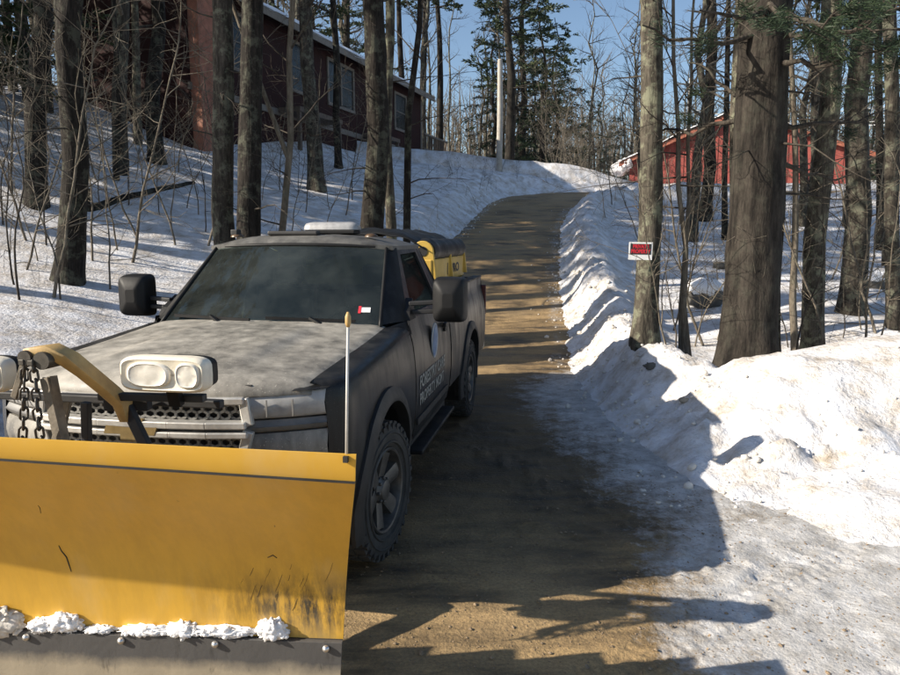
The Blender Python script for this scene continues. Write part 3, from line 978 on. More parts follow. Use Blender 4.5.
for s in (1, -1):
    fm.bar((s * .42, -.85, .52), (s * .42, 4.6, .58), .09, .17)
fm.box((0, .3, .55), (.8, 1.2, .25))
fm.build('chassis_frame', M['grille_dark'], truck)
ax = MB().tube([(-.85, WB, .40), (.85, WB, .40)], .05, 10)
ax.lathe([(-.14, .03), (-.09, .15), (.09, .15), (.14, .03)], 'x', 14, (.0, WB, .40))
ax.tube([(-.85, 0, .38), (.85, 0, .38)], .045, 10)
ax.build('axles', M['grille_dark'], truck)
# bed
bb = MB()
bb.box((0, 3.41, .84), (1.68, 2.44, .04))
bb.box((0, 2.205, 1.12), (1.68, .03, .54))
bb.build('bed_floor', M['paint'], truck)
MB().box((0, 4.635, 1.12), (1.72, .05, .55)).build('tailgate', M['paint'], truck, bevel=.015)
MB().box((0, 4.80, .58), (1.9, .16, .18)).build('rear_bumper', M['chrome'], truck, bevel=.03)

# wheels
def tyre_mesh():
    m = MB()
    prof = [(-.10, .245), (-.125, .275), (-.134, .32), (-.128, .365), (-.105, .390), (-.05, .398), (.05, .398), (.105, .390), (.128, .365), (.134, .32), (.125, .275), (.10, .245)]
    m.lathe(prof, 'x', 56)
    for k in range(34):                                  # tread lugs
        a = 2 * math.pi * k / 34
        for x0, w, da, hh in ((-.088, .062, 0, .010), (.088, .062, .09, .010), (-.025, .045, .05, .008), (.028, .045, .13, .008)):
            R = Matrix.Rotation(a + da, 3, "X")
            c = R @ Vector((x0, .398 if abs(x0) < .06 else .393, 0))
            m.box(c, (w, .024, .044), R)
        for sx in (-.124, .124):                         # shoulder lugs
            R = Matrix.Rotation(a + .04, 3, 'X')
            m.box(R @ Vector((sx, .374, 0)), (.014, .034, .030), R)
    for sx in (1, -1):                                   # raised sidewall rings
        m.lathe([(sx * .132, .345), (sx * .138, .341), (sx * .138, .336), (sx * .134, .332)], 'x', 48)
        m.lathe([(sx * .130, .292), (sx * .1365, .288), (sx * .1365, .280), (sx * .124, .274)], 'x', 48)
    return m
def rim_mesh():
    m = MB()
    m.lathe([(-.10, .248), (.118, .250), (.124, .243), (.120, .232), (.098, .224), (-.02, .214), (-.10, .214)], 'x', 48)
    m.lathe([(.005, .001), (.005, .212)], 'x', 36)       # dark dish behind the spokes is separate below
    for k in range(6):
        a = 2 * math.pi * k / 6 + .26
        R = Matrix.Rotation(a, 3, 'X')
        poly = [(.070, .045, -.040), (.070, .045, .040), (.100, .226, .052), (.100, .226, -.052)]
        back = [(.030, .045, -.040), (.030, .045, .040), (.050, .226, .058), (.050, .226, -.058)]
        mid = [(.088, .06, 0), (.112, .215, 0)]
        P = [R @ Vector(p) for p in poly + back + mid]
        m.add(P, [(0, 8, 9, 3), (8, 1, 2, 9), (4, 7, 6, 5), (1, 5, 6, 2), (0, 3, 7, 4), (3, 9, 2, 6, 7), (0, 4, 5, 1, 8)])
    m.lathe([(.02, .085), (.085, .080), (.098, .066), (.112, .058), (.118, .040), (.118, .001)], 'x', 24)
    for k in range(8):
        a = 2 * math.pi * k / 8
        m.lathe([(.085, .010), (.104, .010), (.108, .005), (.108, .0005)], 'x', 8, (0, .071 * math.cos(a), .071 * math.sin(a)))
    return m
tm = tyre_mesh().mesh('tyre', M['rubber'], True, True)
tm.set_sharp_from_angle(angle=math.radians(40))
rm = rim_mesh().mesh('rim', M['rim'], True, True)
rm.set_sharp_from_angle(angle=math.radians(35))
hub = MB().lathe([(.0, .001), (.0, .21)], 'x', 30).lathe([(-.05, .16), (.012, .16), (.012, .04)], 'x', 30).mesh('brake_disc', M['grille_dark'])
for s in (1, -1):
    for c in (0, WB):
        t = bpy.data.objects.new('tyre', tm)
        COL.objects.link(t)
        t.parent = truck
        t.location = (s * .862, c, .400)
        rz = (0 if s > 0 else math.pi) + (math.radians(-7) if c == 0 else 0)
        t.rotation_euler = (0, 0, rz)
        for nm, me in (('rim', rm), ('brake_disc', hub)):
            q = bpy.data.objects.new(nm, me)
            COL.objects.link(q)
            q.parent = t
# lettering and emblem on the driver door
def put_text(txt, size, mat, parent, origin, xdir, ydir, bold=0.0, name='lettering', sx=1.0):
    me = text_mesh(txt, size, bold)
    x, y = Vector(xdir).normalized(), Vector(ydir).normalized()
    z = x.cross(y)
    Mx = Matrix((x, y, z)).transposed().to_4x4()
    Mx.translation = Vector(origin)
    me.transform(Mx @ Matrix.Scale(sx, 4, (1, 0, 0)))
    me.materials.clear()
    me.materials.append(mat)
    o = bpy.data.objects.new(name, me)
    COL.objects.link(o)
    o.parent = parent
    return o
dd = [o for o in truck.children if o.name.startswith('door')][0]
put_text('FORESTRY CARE', .125, M['letter'], dd, (.9905, 1.34, .855), (0, 1, 0), (0, 0, 1), .0035, sx=1.05)
put_text('PROPERTY MGMT', .115, M['letter'], dd, (.9900, 1.32, .735), (0, 1, 0), (0, 0, 1), .002, sx=1.02)
lg = MB()
lg.prism([(.982, 1.42 + .125 * math.cos(a), 1.08 + .135 * math.sin(a)) for a in np.linspace(0, 2 * math.pi, 28)[:-1]], (.006, 0, 0))
lg.build('round_emblem', M['logo_pale'], dd)
MB().prism([(.989, 1.42 + .085 * math.cos(a) + .03 * math.sin(a), 1.08 + .115 * math.sin(a)) for a in np.linspace(0, 2 * math.pi, 28)[:-1]], (.002, 0, 0)).build('round_emblem_centre', M['blue_logo'], dd)

# ------------------------------------------------------------------ beacon on the cab roof
bc = empty('roof_beacon', (0, 0, 0), 0, 'white frosted light bar on top of the truck cab roof', 'beacon')
bc.parent = None
TM = Matrix.Translation((TX, TY, 0)) @ Matrix.Rotation(-YAW, 4, 'Z')
bc.matrix_world = TM @ Matrix.Translation((.10, 1.66, 1.885))
MB().box((0, 0, .022), (.42, .16, .03)).build('beacon_base', M['black_plastic'], bc, bevel=.008)
P = []
for x, k in ((-.225, .55), (-.21, .85), (-.16, 1), (.16, 1), (.21, .85), (.225, .55)):
    P.append([(x, .08 * k * math.cos(a), .04 + .062 * k * max(0, math.sin(a))**.6) for a in np.linspace(math.pi, 0, 11)])
q = MB().grid(P)
q.add(P[0], [tuple(range(11))]).add(P[-1], [tuple(range(11))])
q.build('beacon_lens', M['beacon'], bc, True, sharp=60)

# ------------------------------------------------------------------ salt spreader in the bed
hop = empty('salt_spreader', (0, 0, 0), 0, 'yellow poly salt spreader hopper under a black tarp in the truck bed', 'salt spreader')
hop.matrix_world = TM @ Matrix.Translation((0, 3.42, .865))
HW, H0, H1 = .76, .56, .80                       # half width, band bottom, band top above bed floor
sh = MB()
ln = .96
ring = lambda w, l, z: [(-w, -l, z), (w, -l, z), (w, l, z), (-w, l, z)]
P = [ring(.24, ln - .30, .10), ring(.30, ln - .28, .16), ring(HW - .05, ln - .03, H0), ring(HW, ln, H0 + .005), ring(HW, ln, H1), ring(HW - .04, ln - .04, H1), ring(HW - .10, ln - .1, H0)]
sh.grid(np.array(P), wrap=True)
sh.build('hopper_shell', M['hopper'], hop, False, bevel=.012)
for s in (1, -1):
    for k, y in enumerate((-ln + .03, -.02, ln - .03)):
        rb = MB()
        pts = [(y - .035, H0 - .35), (y + .035, H0 - .35)]
        poly = [(s * (HW + .02), y, H1 - .02)]
        w = .10
        arc = [(s * (HW - .09 + w * math.cos(a)), y, H1 + .07 + w * math.sin(a)) for a in np.linspace(0, math.pi, 12)]
        poly = [(s * (HW + .04), y, H1 - .20), *arc, (s * (HW - .22), y, H1 - .20)]
        rb.prism([(p[0], p[1] - .02, p[2]) for p in poly], (0, .04, 0))
        rb.build('hopper_rib', M['hopper'], hop, bevel=.006)
        MB().lathe([(-.026, .045), (.026, .045)], 'y', 14, (s * (HW - .09), y, H1 + .075)).lathe([(-.026, .001), (-.026, .045)], 'y', 14, (s * (HW - .09), y, H1 + .075)).build('rib_hole', M['black_print'], hop)
        lg = MB()
        lg.bar((s * (HW - .05), y, H0 + .02), (s * (HW - .20), y, .02), .07, .05, (0, 1, 0))
        lg.build('hopper_leg', M['hopper'], hop, bevel=.006)
    put_text('I', .16, M['black_print'], hop, (s * (HW + .003), -.16 * s, H0 + .12), (0, s, 0), (0, 0, 1), .006, sx=1.0)
    put_text('PRO', .13, M['black_print'], hop, (s * (HW + .003), .30 * s, H0 + .12), (0, s, 0), (0, 0, 1), .005, sx=2.2)
    tr = MB()
    tr.tube([(s * (HW - .09), y, H1 + .075 + .008 * math.sin(y * 23)) for y in np.linspace(-ln + .06, ln + .06, 18)], [.110 + .006 * math.sin(i * 1.7) for i in range(18)], 16)
    tr.build('tarp_roll', M['tarp'], hop, True, sharp=50)
P = []
for y in np.linspace(-ln - .02, ln + .04, 15):
    P.append([((HW - .06) * u, y, H1 + .10 + .19 * (1 - u**4) * (.85 + .15 * math.cos(y * 9)) + .010 * math.sin(u * 17 + y * 11)) for u in np.linspace(-1, 1, 19)])
MB().solid(P, (0, 0, -.012)).build('tarp', M['tarp'], hop, True)
MB().box((0, -ln + .02, H1 + .04), (1.2, .03, .20)).build('hopper_front', M['tarp'], hop)
MB().box((0, .9, .12), (.5, .3, .2)).build('spinner_chute', M['grille_dark'], hop)

# ------------------------------------------------------------------ the plow
plow = empty('snow_plow', TM @ Vector((0, -1.55, 0)), -YAW, 'large yellow snow plow blade raised on the front of the truck', 'snow plow')
PW = plow.matrix_basis.inverted()
def pl(p):
    return PW @ Vector(p)
YT, YB, DL = 1.97, 2.37, .08
Tr, Br = at(356, 455, YT), at(343, 640, YB)
Tl, Bl = at(0, 438, YT + DL), at(0, 628, YB + DL)
Sr, Sl = at(355, 483, YT + .012), at(0, 460, YT + DL + .012)
def blade(s, v):
    """s: 0 at the driver end .. 1 at the frame edge .. beyond; v: 0 bottom .. 1 deflector seam"""
    a, b = Br.lerp(Bl, s), Sr.lerp(Sl, s)
    p = a.lerp(b, v)
    bow = .125 * math.sin(math.pi * v**1.05) * (1 - .2 * v)
    return Vector((p.x * (p.y + bow) / p.y, p.y + bow, p.z))
SMAX = 2.05
def wingP(off=0.0, n=60, m=22):
    return [[blade(s, v) + Vector((0, off, 0)) for v in np.linspace(0, 1, m)] for s in np.linspace(0, SMAX, n)]
mp = MB().solid(np.array([[pl(p) for p in row] for row in wingP()]), tuple((PW.to_3x3() @ Vector((0, .012, 0)))))
mold = mp.build('moldboard', M['plow'], plow, True, sharp=60)
V = np.zeros(len(mold.data.vertices) * 3)
mold.data.vertices.foreach_get('co', V)
V = V.reshape(-1, 3)
xr = pl(Br).x
zb = Br.z
sc = np.exp(-((V[:, 0] - xr + .12) / .26)**2) * np.exp(-((V[:, 2] - zb - .13) / .10)**2) * 1.15 + .10
a_ = mold.data.attributes.new('scuff', 'FLOAT', 'POINT')
a_.data.foreach_set('value', sc.astype(np.float32))
# deflector strip above the seam, bent forward a little more
P = []
for s in np.linspace(0, SMAX, 20):
    lo, hi = Sr.lerp(Sl, s), Tr.lerp(Tl, s)
    P.append([pl(lo + Vector((0, .004, .003))), pl(lo.lerp(hi, .5) + Vector((0, -.004, 0))), pl(hi)])
MB().solid(np.array(P), tuple(PW.to_3x3() @ Vector((0, .010, 0)))).build('deflector', M['plow'], plow, True, sharp=40)
sb = MB()
for s in np.linspace(0, SMAX, 12)[:-1]:
    s2 = s + SMAX / 11
    sb.bar(pl(Sr.lerp(Sl, s) + Vector((0, .010, 0))), pl(Sr.lerp(Sl, s2) + Vector((0, .010, 0))), .02, .007)
sb.build('deflector_seam', M['black_print'], plow)
# end plate and ribs behind
ep = MB()
pts = [pl(blade(0, v)) for v in np.linspace(0, .95, 12)]
back = [p + (PW.to_3x3() @ Vector((-.09, .085, 0))) for i, p in enumerate(pts)]
ep.grid(np.array([pts, back]))
ep.build('end_plate', M['plow'], plow)
for s in (.10, .45, .80, 1.15, 1.5, 1.95):
    rb = MB()
    f = [pl(blade(s, v) + Vector((0, .014, 0))) for v in np.linspace(0.02, .80, 10)]
    bk_ = [Vector((p.x, max(q.y for q in f) + .07, p.z)) for p in f]
    rb.add(f + bk_, [(i, i + 1, 10 + i + 1, 10 + i) for i in range(9)])
    rb.solid(np.array([f, bk_]), (.012, 0, 0))
    rb.build('blade_rib', M['plow'], plow)
# cutting edge: a thick steel bar bolted along the foot
P = []
e0, e1 = at(341, 681, YB - .005), at(0, 672, YB + DL - .005)
for s in np.linspace(0, SMAX, 44):
    t = Br.lerp(Bl, s) + Vector((0, -.026, .002))
    b = e0.lerp(e1, s) + Vector((0, -.03 + .004 * math.sin(s * 40), .004 * math.sin(s * 31)))
    P.append([pl(t + Vector((0, .026, .002))), pl(t + Vector((0, .004, .002))), pl(t), pl(t.lerp(b, .12)), pl(t.lerp(b, .55) + Vector((0, .003, 0))), pl(b), pl(b + Vector((0, .02, -.004)))])
MB().solid(np.array(P), tuple(PW.to_3x3() @ Vector((0, .014, 0)))).build('cutting_edge', M['edge'], plow, True, sharp=40)
for bx, by in ((26, 637.5), (121, 641), (215, 644.5), (326, 649)):
    s = 1 - bx / 343
    c = at(bx, by, (YB + DL * s) - .034)
    b = MB().lathe([(0, .0135), (-.006, .0132), (-.012, .009), (-.0145, .0005)], 'y', 14, (0, 0, 0))
    b.v = [q + np.array(pl(c + Vector((0, .004, 0)))) for q in b.v]
    b.build('edge_bolt', M['bolt'], plow, True)
# paint scratches on the blade face
def mark(pxs, r, name='paint_scratch'):
    pts = []
    for x_, y_ in pxs:
        s = 1 - x_ / 350
        best = min(np.linspace(0, 1, 60), key=lambda v: abs(pix(blade(s, v))[1] - y_))
        pts.append(pl(blade(s, best) + Vector((0, -.0005, 0))))
    n_ = len(pts)
    MB().tube(pts, [r * (.35 + .65 * math.sin(math.pi * (i + .5) / n_)) for i in range(n_)], 5).build(name, M['black_print'], plow, True)
def pix(p):
    yy, zz = p.y, p.z - CAM_H
    d = yy * math.cos(PITCH) - zz * math.sin(PITCH)
    v = yy * math.sin(PITCH) + zz * math.cos(PITCH)
    return 450 + FPX * p.x / d, 337.5 - FPX * v / d
mark([(62, 545), (65, 551), (70, 558), (73, 566), (75, 572)], .0028)
mark([(272, 557), (277, 556), (281, 558)], .0022)
mark([(40, 505), (42, 508), (43, 512)], .0012)
for i in range(14):
    x0, y0 = RNG.uniform(245, 338), RNG.uniform(562, 600)
    L_ = RNG.uniform(5, 20)
    mark([(x0, y0), (x0 - L_ * .10, y0 + L_ * .35), (x0 - L_ * .22, y0 + L_ * .7), (x0 - L_ * .36, y0 + L_)], RNG.uniform(.0004, .0010))
# push frame and headgear
hg = MB()
for s in (1, -1):
    hg.bar((s * .10, .10, .50), (s * .46, .62, .52), .07, .09)
hg.bar((-.46, .58, .52), (.46, .58, .52), .08, .10)
hg.bar((-.58, .40, 1.165), (.58, .40, 1.165), .04, .035)
hg.bar((-.36, .50, .85), (.36, .50, .85), .06, .06)
hg.build('headgear_frame', M['grille_dark'], plow, bevel=.006)
for s in (-1,):
    hb = MB()
    hb.bar((s * .18, .44, 1.16), (s * .30, .47, .86), .05, .02, (0, 1, 0))
    hb.build('headgear_strut', M['steel'], plow, bevel=.003)
# bent lift arm
arm_px = [((30, 352), 2.62), ((50, 351), 2.61), ((66, 358), 2.62), ((86, 373), 2.68), ((108, 391), 2.75), ((122, 404), 2.80), ((128, 420), 2.83)]
c = [pl(at(*p, Y)) for p, Y in arm_px]
lw = [.034, .05, .056, .056, .055, .05, .04]
rows = []
for i, p in enumerate(c):
    t = (c[min(i + 1, len(c) - 1)] - c[max(i - 1, 0)]).normalized()
    n = Vector((-t.z, 0, t.x))
    if n.z < 0:
        n = -n
    w = lw[i]
    rows.append([p + n * (w / 2) + Vector((0, -.03, 0)), p + n * (w / 2 - .008) + Vector((0, -.036, 0)), p - n * (w / 2 - .008) + Vector((0, -.036, 0)), p - n * (w / 2) + Vector((0, -.03, 0)), p - n * (w / 2) + Vector((0, .045, 0)), p + n * (w / 2) + Vector((0, .045, 0))])
la = MB().grid(np.array(rows), wrap=True)
la.add(rows[0], [tuple(range(6))]).add(rows[-1], [tuple(range(6))])
la.build('lift_arm', M['tan_arm'], plow, True, sharp=40)
pin = c[0]
hk = MB()
hk.lathe([(-.05, .001), (-.05, .028), (.06, .028), (.06, .001)], 'y', 14, tuple(c[0] + Vector((.015, 0, -.015))))
hk.lathe([(-.05, .001), (-.05, .034), (.06, .034), (.06, .001)], 'y', 14, tuple(c[1] + Vector((.0, .0, -.03))))
hk.build('arm_pin', M['chain'], plow, True, sharp=40)
st = MB()
st.bar(pl(at(45, 378, 2.66)), pl(at(62, 452, 2.62)), .034, .018, (0, 1, 0))
st.bar(pl(at(52, 376, 2.68)), pl(at(67, 452, 2.64)), .014, .04, (0, 1, 0))
st.build('lift_strut', M['steel'], plow)
lk = MB().bar(pl(at(24, 364, 2.60)), pl(at(14, 398, 2.62)), .026, .012, (0, 1, 0))
lk.build('chain_hook', M['steel'], plow, bevel=.003)
br = MB().bar(pl(at(86, 402, 2.86)), pl(at(87, 446, 2.86)), .035, .03, (0, 1, 0))
br.bar(pl(at(106, 404, 2.86)), pl(at(150, 404, 2.86)), .05, .05, (0, 1, 0))
br.bar(pl(at(126, 405, 2.83)), pl(at(146, 446, 2.78)), .045, .03, (0, 1, 0))
br.bar(pl(at(100, 396, 2.80)), pl(at(205, 398, 2.74)), .04, .03)
br.build('lamp_bracket', M['grille_dark'], plow, bevel=.004)
# chains
A = np.linspace(0, 2 * math.pi, 15)[:-1]
lm = MB()
R0, r0 = .0135, .0048
P = []
for a in A:
    cx, cz = R0 * math.cos(a), R0 * math.sin(a) + (.011 if math.sin(a) > 0 else -.011)
    P.append([(cx + r0 * math.cos(b) * math.cos(a), r0 * math.sin(b), cz + r0 * math.cos(b) * math.sin(a)) for b in np.arange(6) * math.pi / 3])
P.append(P[0])
lm.grid(np.array(P), wrap=True)
link_me = lm.mesh('chain_link', M['chain'], True, True)
for (x0, y0, x1, y1, Yd) in ((24, 365, 23, 452, 2.58), (33, 366, 42, 452, 2.57)):
    a, b = pl(at(x0, y0, Yd)), pl(at(x1, y1, Yd))
    n = max(3, int((b - a).length / .036))
    ch = MB().box(a + Vector((0, 0, .012)), (.022, .03, .022)).build('lift_chain', M['chain'], plow, bevel=.003)
    q = (b - a).to_track_quat('-Z', 'Y')
    for i in range(n + 1):
        o = bpy.data.objects.new('chain_link', link_me)
        COL.objects.link(o)
        o.parent = ch
        jit = Vector((RNG.uniform(-.003, .003), RNG.uniform(-.004, .004), 0))
        o.matrix_local = Matrix.Translation(a.lerp(b, i / n) + jit) @ q.to_matrix().to_4x4() @ Matrix.Rotation((i % 2) * math.pi / 2 + .5 + RNG.uniform(-.25, .25), 4, 'Z')
# plow lamps: white-rimmed twin lens in a black housing
def plow_lamp(px):
    cc = pl(at(px, 374, 2.66))
    w, h, d = .178, .068, .13
    def rr_ring(kx, y, e=5.0):
        out = []
        for a in np.arange(32) * 2 * math.pi / 32:
            cx, cz = math.copysign(abs(math.cos(a))**(2 / e), math.cos(a)), math.copysign(abs(math.sin(a))**(2 / e), math.sin(a))
            out.append(cc + Vector((w * kx * cx, y, (h + (kx - 1) * w) * cz)))
        return out
    P = [rr_ring(.80, .12), rr_ring(.97, .09), rr_ring(1.0, .02), rr_ring(1.0, .0)]
    hs = MB().grid(np.array(P), wrap=True)
    hs.add(P[0], [tuple(range(32))])
    lamp = hs.build('plow_lamp', M['black_plastic'], plow, True, sharp=50)
    P = [rr_ring(1.012, .035), rr_ring(1.018, .0), rr_ring(1.0, -.018), rr_ring(.95, -.026), rr_ring(.90, -.020), rr_ring(.6, -.020)]
    bz = MB().grid(np.array(P), wrap=True)
    bz.add(P[-1], [tuple(range(32))])
    bz.build('lamp_bezel', M['lamp_white'], lamp, True, sharp=45)
    for ox, ww, hh in ((-.055, .092, .050), (.108, .050, .050)):
        pts = []
        for k, y in ((1.0, -.020), (.97, -.030), (.86, -.034), (.80, -.031), (.4, -.033), (.001, -.034)):
            pts.append([cc + Vector((ox + ww * k * math.copysign(abs(math.cos(a))**.7, math.cos(a)), y, hh * k * math.copysign(abs(math.sin(a))**.8, math.sin(a)))) for a in np.arange(24) * 2 * math.pi / 24])
        MB().grid(np.array(pts), wrap=True).build('lamp_lens', M['lamp_glass'], lamp, True, sharp=50)
    br = MB().bar(cc + Vector((0, .05, -.06)), cc + Vector((0, .07, -.14)), .05, .03)
    br.build('lamp_foot', M['black_plastic'], lamp)
plow_lamp(165)
plow_lamp(-31)
# marker rod on the driver end of the blade
rd = MB().tube([pl(at(346.5, 459, YT + .01)), pl(at(347, 400, YT + .01)), pl(at(348, 325, YT + .012))], .0042, 10)
rod = rd.build('marker_rod', M['white_rod'], plow, True)
tp = pl(at(348, 312, YT + .012))
bt = pl(at(348, 327, YT + .012))
MB().tube([bt, bt.lerp(tp, .25), bt.lerp(tp, .7), tp], [.005, .0085, .0085, .0035], 12).build('rod_tip', M['tan_arm'], rod, True)
MB().box(pl(at(346, 459, YT + .0)), (.014, .018, .018)).build('rod_clamp', M['black_print'], rod)
# snow caught along the foot of the blade
def lump(name, c, dims, seed, mat, rough=.35, n=14, freq=3.0):
    P = []
    for th in np.linspace(.02, math.pi - .02, n):
        row = []
        for ph in np.arange(2 * n) * math.pi / n:
            d = np.array((math.sin(th) * math.cos(ph), math.sin(th) * math.sin(ph), math.cos(th)))
            P_ = d * freq + seed * 7.13
            k = 1 + rough * float(fbm(P_[0], P_[1], P_[2], 3, seed)) * 1.6
            row.append(np.array(c) + d * k * np.array(dims) / 2)
        P.append(row)
    return MB().grid(np.array(P), wrap=True)
clumps = [((-4, 612), (60, 34), 'grimy snow clump at the middle hinge of the plow blade'), ((42, 620), (26, 15), 'small ragged snow clump beside the large mound on the plow'), ((66, 616), (36, 20), 'large bright snow mound on the plow cutting edge'),
          ((101, 626), (34, 7), 'thin broken crust of snow on the plow ledge'), ((150, 626), (56, 11), 'long low ridge of snow on the plow ledge'),
          ((184, 624), (34, 18), 'rounded snow lump rising out of the ridge on the plow'), ((226, 627), (70, 11), 'flat strip of crumbly snow on the plow ledge'), ((273, 622), (32, 23), 'tall crumbly snow lump closest to the plow blade driver end')]
for i, ((cx, cy), (w, h), lab) in enumerate(clumps):
    s = 1 - cx / 343
    c = at(cx, cy + h * .10, YB + DL * s - .006)
    k = c.y / FPX
    o = MB()
    rk = random.Random(40 + i)
    W_, D_, H_ = w * k, .05 + h * k * .35, h * k
    for q in range(int(14 + w * 1.0)):
        u = rk.uniform(-1, 1)
        hh = H_ * (1 - .75 * u * u) * rk.uniform(.55, 1.0)
        sz = min(.022, .45 * hh + .005) * rk.uniform(.45, 1.0)
        lm_ = lump('', (u * W_ * .5, rk.uniform(-.35, .35) * D_, -H_ * .5 + rk.uniform(.0, 1.0) * max(0, hh - sz * .5)), (sz * 1.5, sz * 1.4, sz * 1.25), q + 9 * i, None, .28, 7, 1.8)
        o.add(np.concatenate(lm_.v), lm_.f)
    lm_ = lump('', (0, 0, -H_ * .22), (W_ * 1.0, D_ * .9, H_ * 1.05), i + 3, None, .42, 20, 3.5 + w / 14)
    o.add(np.concatenate(lm_.v), lm_.f)
    ob = o.build('snow_clump', M['snowlump'] if i else M['snowlump_dirty'], None, True)
    ob.location = c
    tag(ob, lab, 'snow clump', 'snow caught on the plow blade')
# ------------------------------------------------------------------ the dark red house on the left slope
HE = Vector((-.332, -.943, 0)).normalized()          # along the long wall, towards the street
HN = Vector((-.943, .332, 0)).normalized()           # from that wall into the house
HC = Vector((-1.48, 37.0, 0))
house = empty('red_house', HC, 0, 'long dark red house with snowy roof above the wooded slope', 'house')
FZ, EZ, HL, HD = 6.32, 9.12, 17.6, 4.6
def hp(t, d, z):
    p = HE * t + HN * d
    return Vector((p.x, p.y, z))
def hbox(m, t0, t1, d0, d1, z0, z1):
    P = [hp(t, d, z) for t in (t0, t1) for d in (d0, d1) for z in (z0, z1)]
    return m.add(P, [(0, 1, 3, 2), (4, 6, 7, 5), (0, 4, 5, 1), (2, 3, 7, 6), (0, 2, 6, 4), (1, 5, 7, 3)])
m = MB()
hbox(m, 0, HL, 0, HD, 3.6, EZ - .02)
m.prism([hp(0, 0, EZ - .02), hp(0, HD, EZ - .02), hp(0, HD / 2, EZ + .95)], HE * HL)
hw_ = m.build('wall', M['house_red'], house)
m = MB()
ov, th = .55, .16
for sgn in (0, 1):
    e0, z0 = (-ov, EZ - .24) if not sgn else (HD + ov, EZ - .24)
    q = [hp(-.5, e0, z0), hp(HL + .5, e0, z0), hp(HL + .5, HD / 2, EZ + 1.0), hp(-.5, HD / 2, EZ + 1.0)]
    m.add(q + [p + Vector((0, 0, th)) for p in q], [(3, 2, 1, 0), (4, 5, 6, 7), (0, 1, 5, 4), (1, 2, 6, 5), (2, 3, 7, 6), (3, 0, 4, 7)])
roof = m.build('roof', M['shingle'], house)
m = MB()
q = [hp(-.52, -ov - .02, EZ - .30), hp(HL + .5, -ov - .02, EZ - .30), hp(HL + .5, -ov - .02, EZ - .05), hp(-.52, -ov - .02, EZ - .05)]
m.prism(q, HN * .03)
m.build('fascia_board', M['white_trim'], roof)
P = []
for t in np.linspace(-.5, HL + .5, 90):
    row = []
    for k in np.linspace(0, 1, 10):
        d = -ov - .04 + (HD / 2 + ov) * k
        z = EZ - .08 + (1.24) * k + .16 + .05 * float(fbm(t * .8, k * 3, 0, 3, 5)) - (.14 if k == 0 else 0) - .20 * float(sm(.15, .5, fbm(t * .35, k * 1.3, 0, 3, 9)))
        row.append(hp(t, d, z))
    P.append(row)
MB().grid(P).build('roof_snow', M['snowlump'], roof, True)
def hwin(t0, t1, z0, z1, nx=2, nz=2):
    f = MB()
    w = .11
    hbox(f, t0 - w, t1 + w, -.05, .02, z1, z1 + w)
    hbox(f, t0 - w, t1 + w, -.07, .02, z0 - w, z0)
    hbox(f, t0 - w, t0, -.05, .02, z0, z1)
    hbox(f, t1, t1 + w, -.05, .02, z0, z1)
    for i in range(1, nx):
        t = t0 + (t1 - t0) * i / nx
        hbox(f, t - .045, t + .045, -.045, .02, z0, z1)
    for i in range(1, nz):
        z = z0 + (z1 - z0) * i / nz
        hbox(f, t0, t1, -.035, .02, z - .02, z + .02)
    fo = f.build('window_frame', M['white_trim'], house)
    for i in range(nx):
        for j in range(nz):
            p = MB()
            a, b = t0 + (t1 - t0) * i / nx, t0 + (t1 - t0) * (i + 1) / nx
            c, d = z0 + (z1 - z0) * j / nz, z0 + (z1 - z0) * (j + 1) / nz
            hbox(p, a, b, -.012, .0, c, d)
            p.build('window_pane', M['window_dark'], fo)
hwin(2.1, 3.3, FZ + .72, FZ + 2.25, 1, 2)
hwin(7.6, 9.6, FZ + .75, FZ + 2.3, 2, 2)
hwin(11.4, 12.3, FZ + .75, FZ + 2.3, 1, 2)
hwin(14.6, 15.5, FZ + .75, FZ + 2.3, 1, 2)
tr = MB()
hbox(tr, -.06, HL, -.05, .03, FZ - .30, FZ - .10)
tr.build('skirt_board', M['white_trim'], house)
tr = MB()
hbox(tr, -.05, .12, -.05, .1, 5.2, EZ - .25)
tr.build('corner_board', M['white_trim'], house)
for t0, t1 in ((4.8, 6.9), (10.2, 13.2)):
    dk = MB()
    hbox(dk, t0, t1, -.9, -.06, FZ - .22, FZ - .06)
    for t in (t0 + .1, t1 - .1):
        hbox(dk, t - .06, t + .06, -.86, -.74, 3.9, FZ - .22)
    dk.build('landing', M['deck_wood'], house)
# chimney of brick on the street end
cb = MB()
hbox(cb, 16.4, 17.5, -.34, .06, 3.6, EZ + 3.2)
cb.build('chimney', plain('chimney_brick', (.30, .13, .085), .85, 0, 5, .3, .6), house)
# deck with railing off the far end
dk = MB()
hbox(dk, -3.6, -.07, -.2, 3.2, FZ - .22, FZ - .05)
for t in (-3.4, -1.8):
    hbox(dk, t, t + .14, -.15, 0, 4.6, FZ - .22)
dk.build('deck', M['deck_wood'], house)
rl = MB()
hbox(rl, -3.6, -.07, -.18, -.08, FZ + .85, FZ + .93)
hbox(rl, -3.6, -.07, -.16, -.10, FZ + .12, FZ + .18)
rail = rl.build('deck_rail', M['white_trim'], house)
bal = None
for i in range(16):
    t = -3.5 + i * .22
    b = MB()
    hbox(b, t, t + .05, -.155, -.105, FZ - .05, FZ + .85)
    b.build('baluster', M['deck_wood'], rail)
# awning over the lower opening
aw = MB()
aw.prism([hp(-.4, -.06, 5.55), hp(-.4, -.75, 5.15), hp(-.4, -.06, 5.15)], HE * 1.1)
aw.build('cellar_hatch', M['deck_wood'], house)

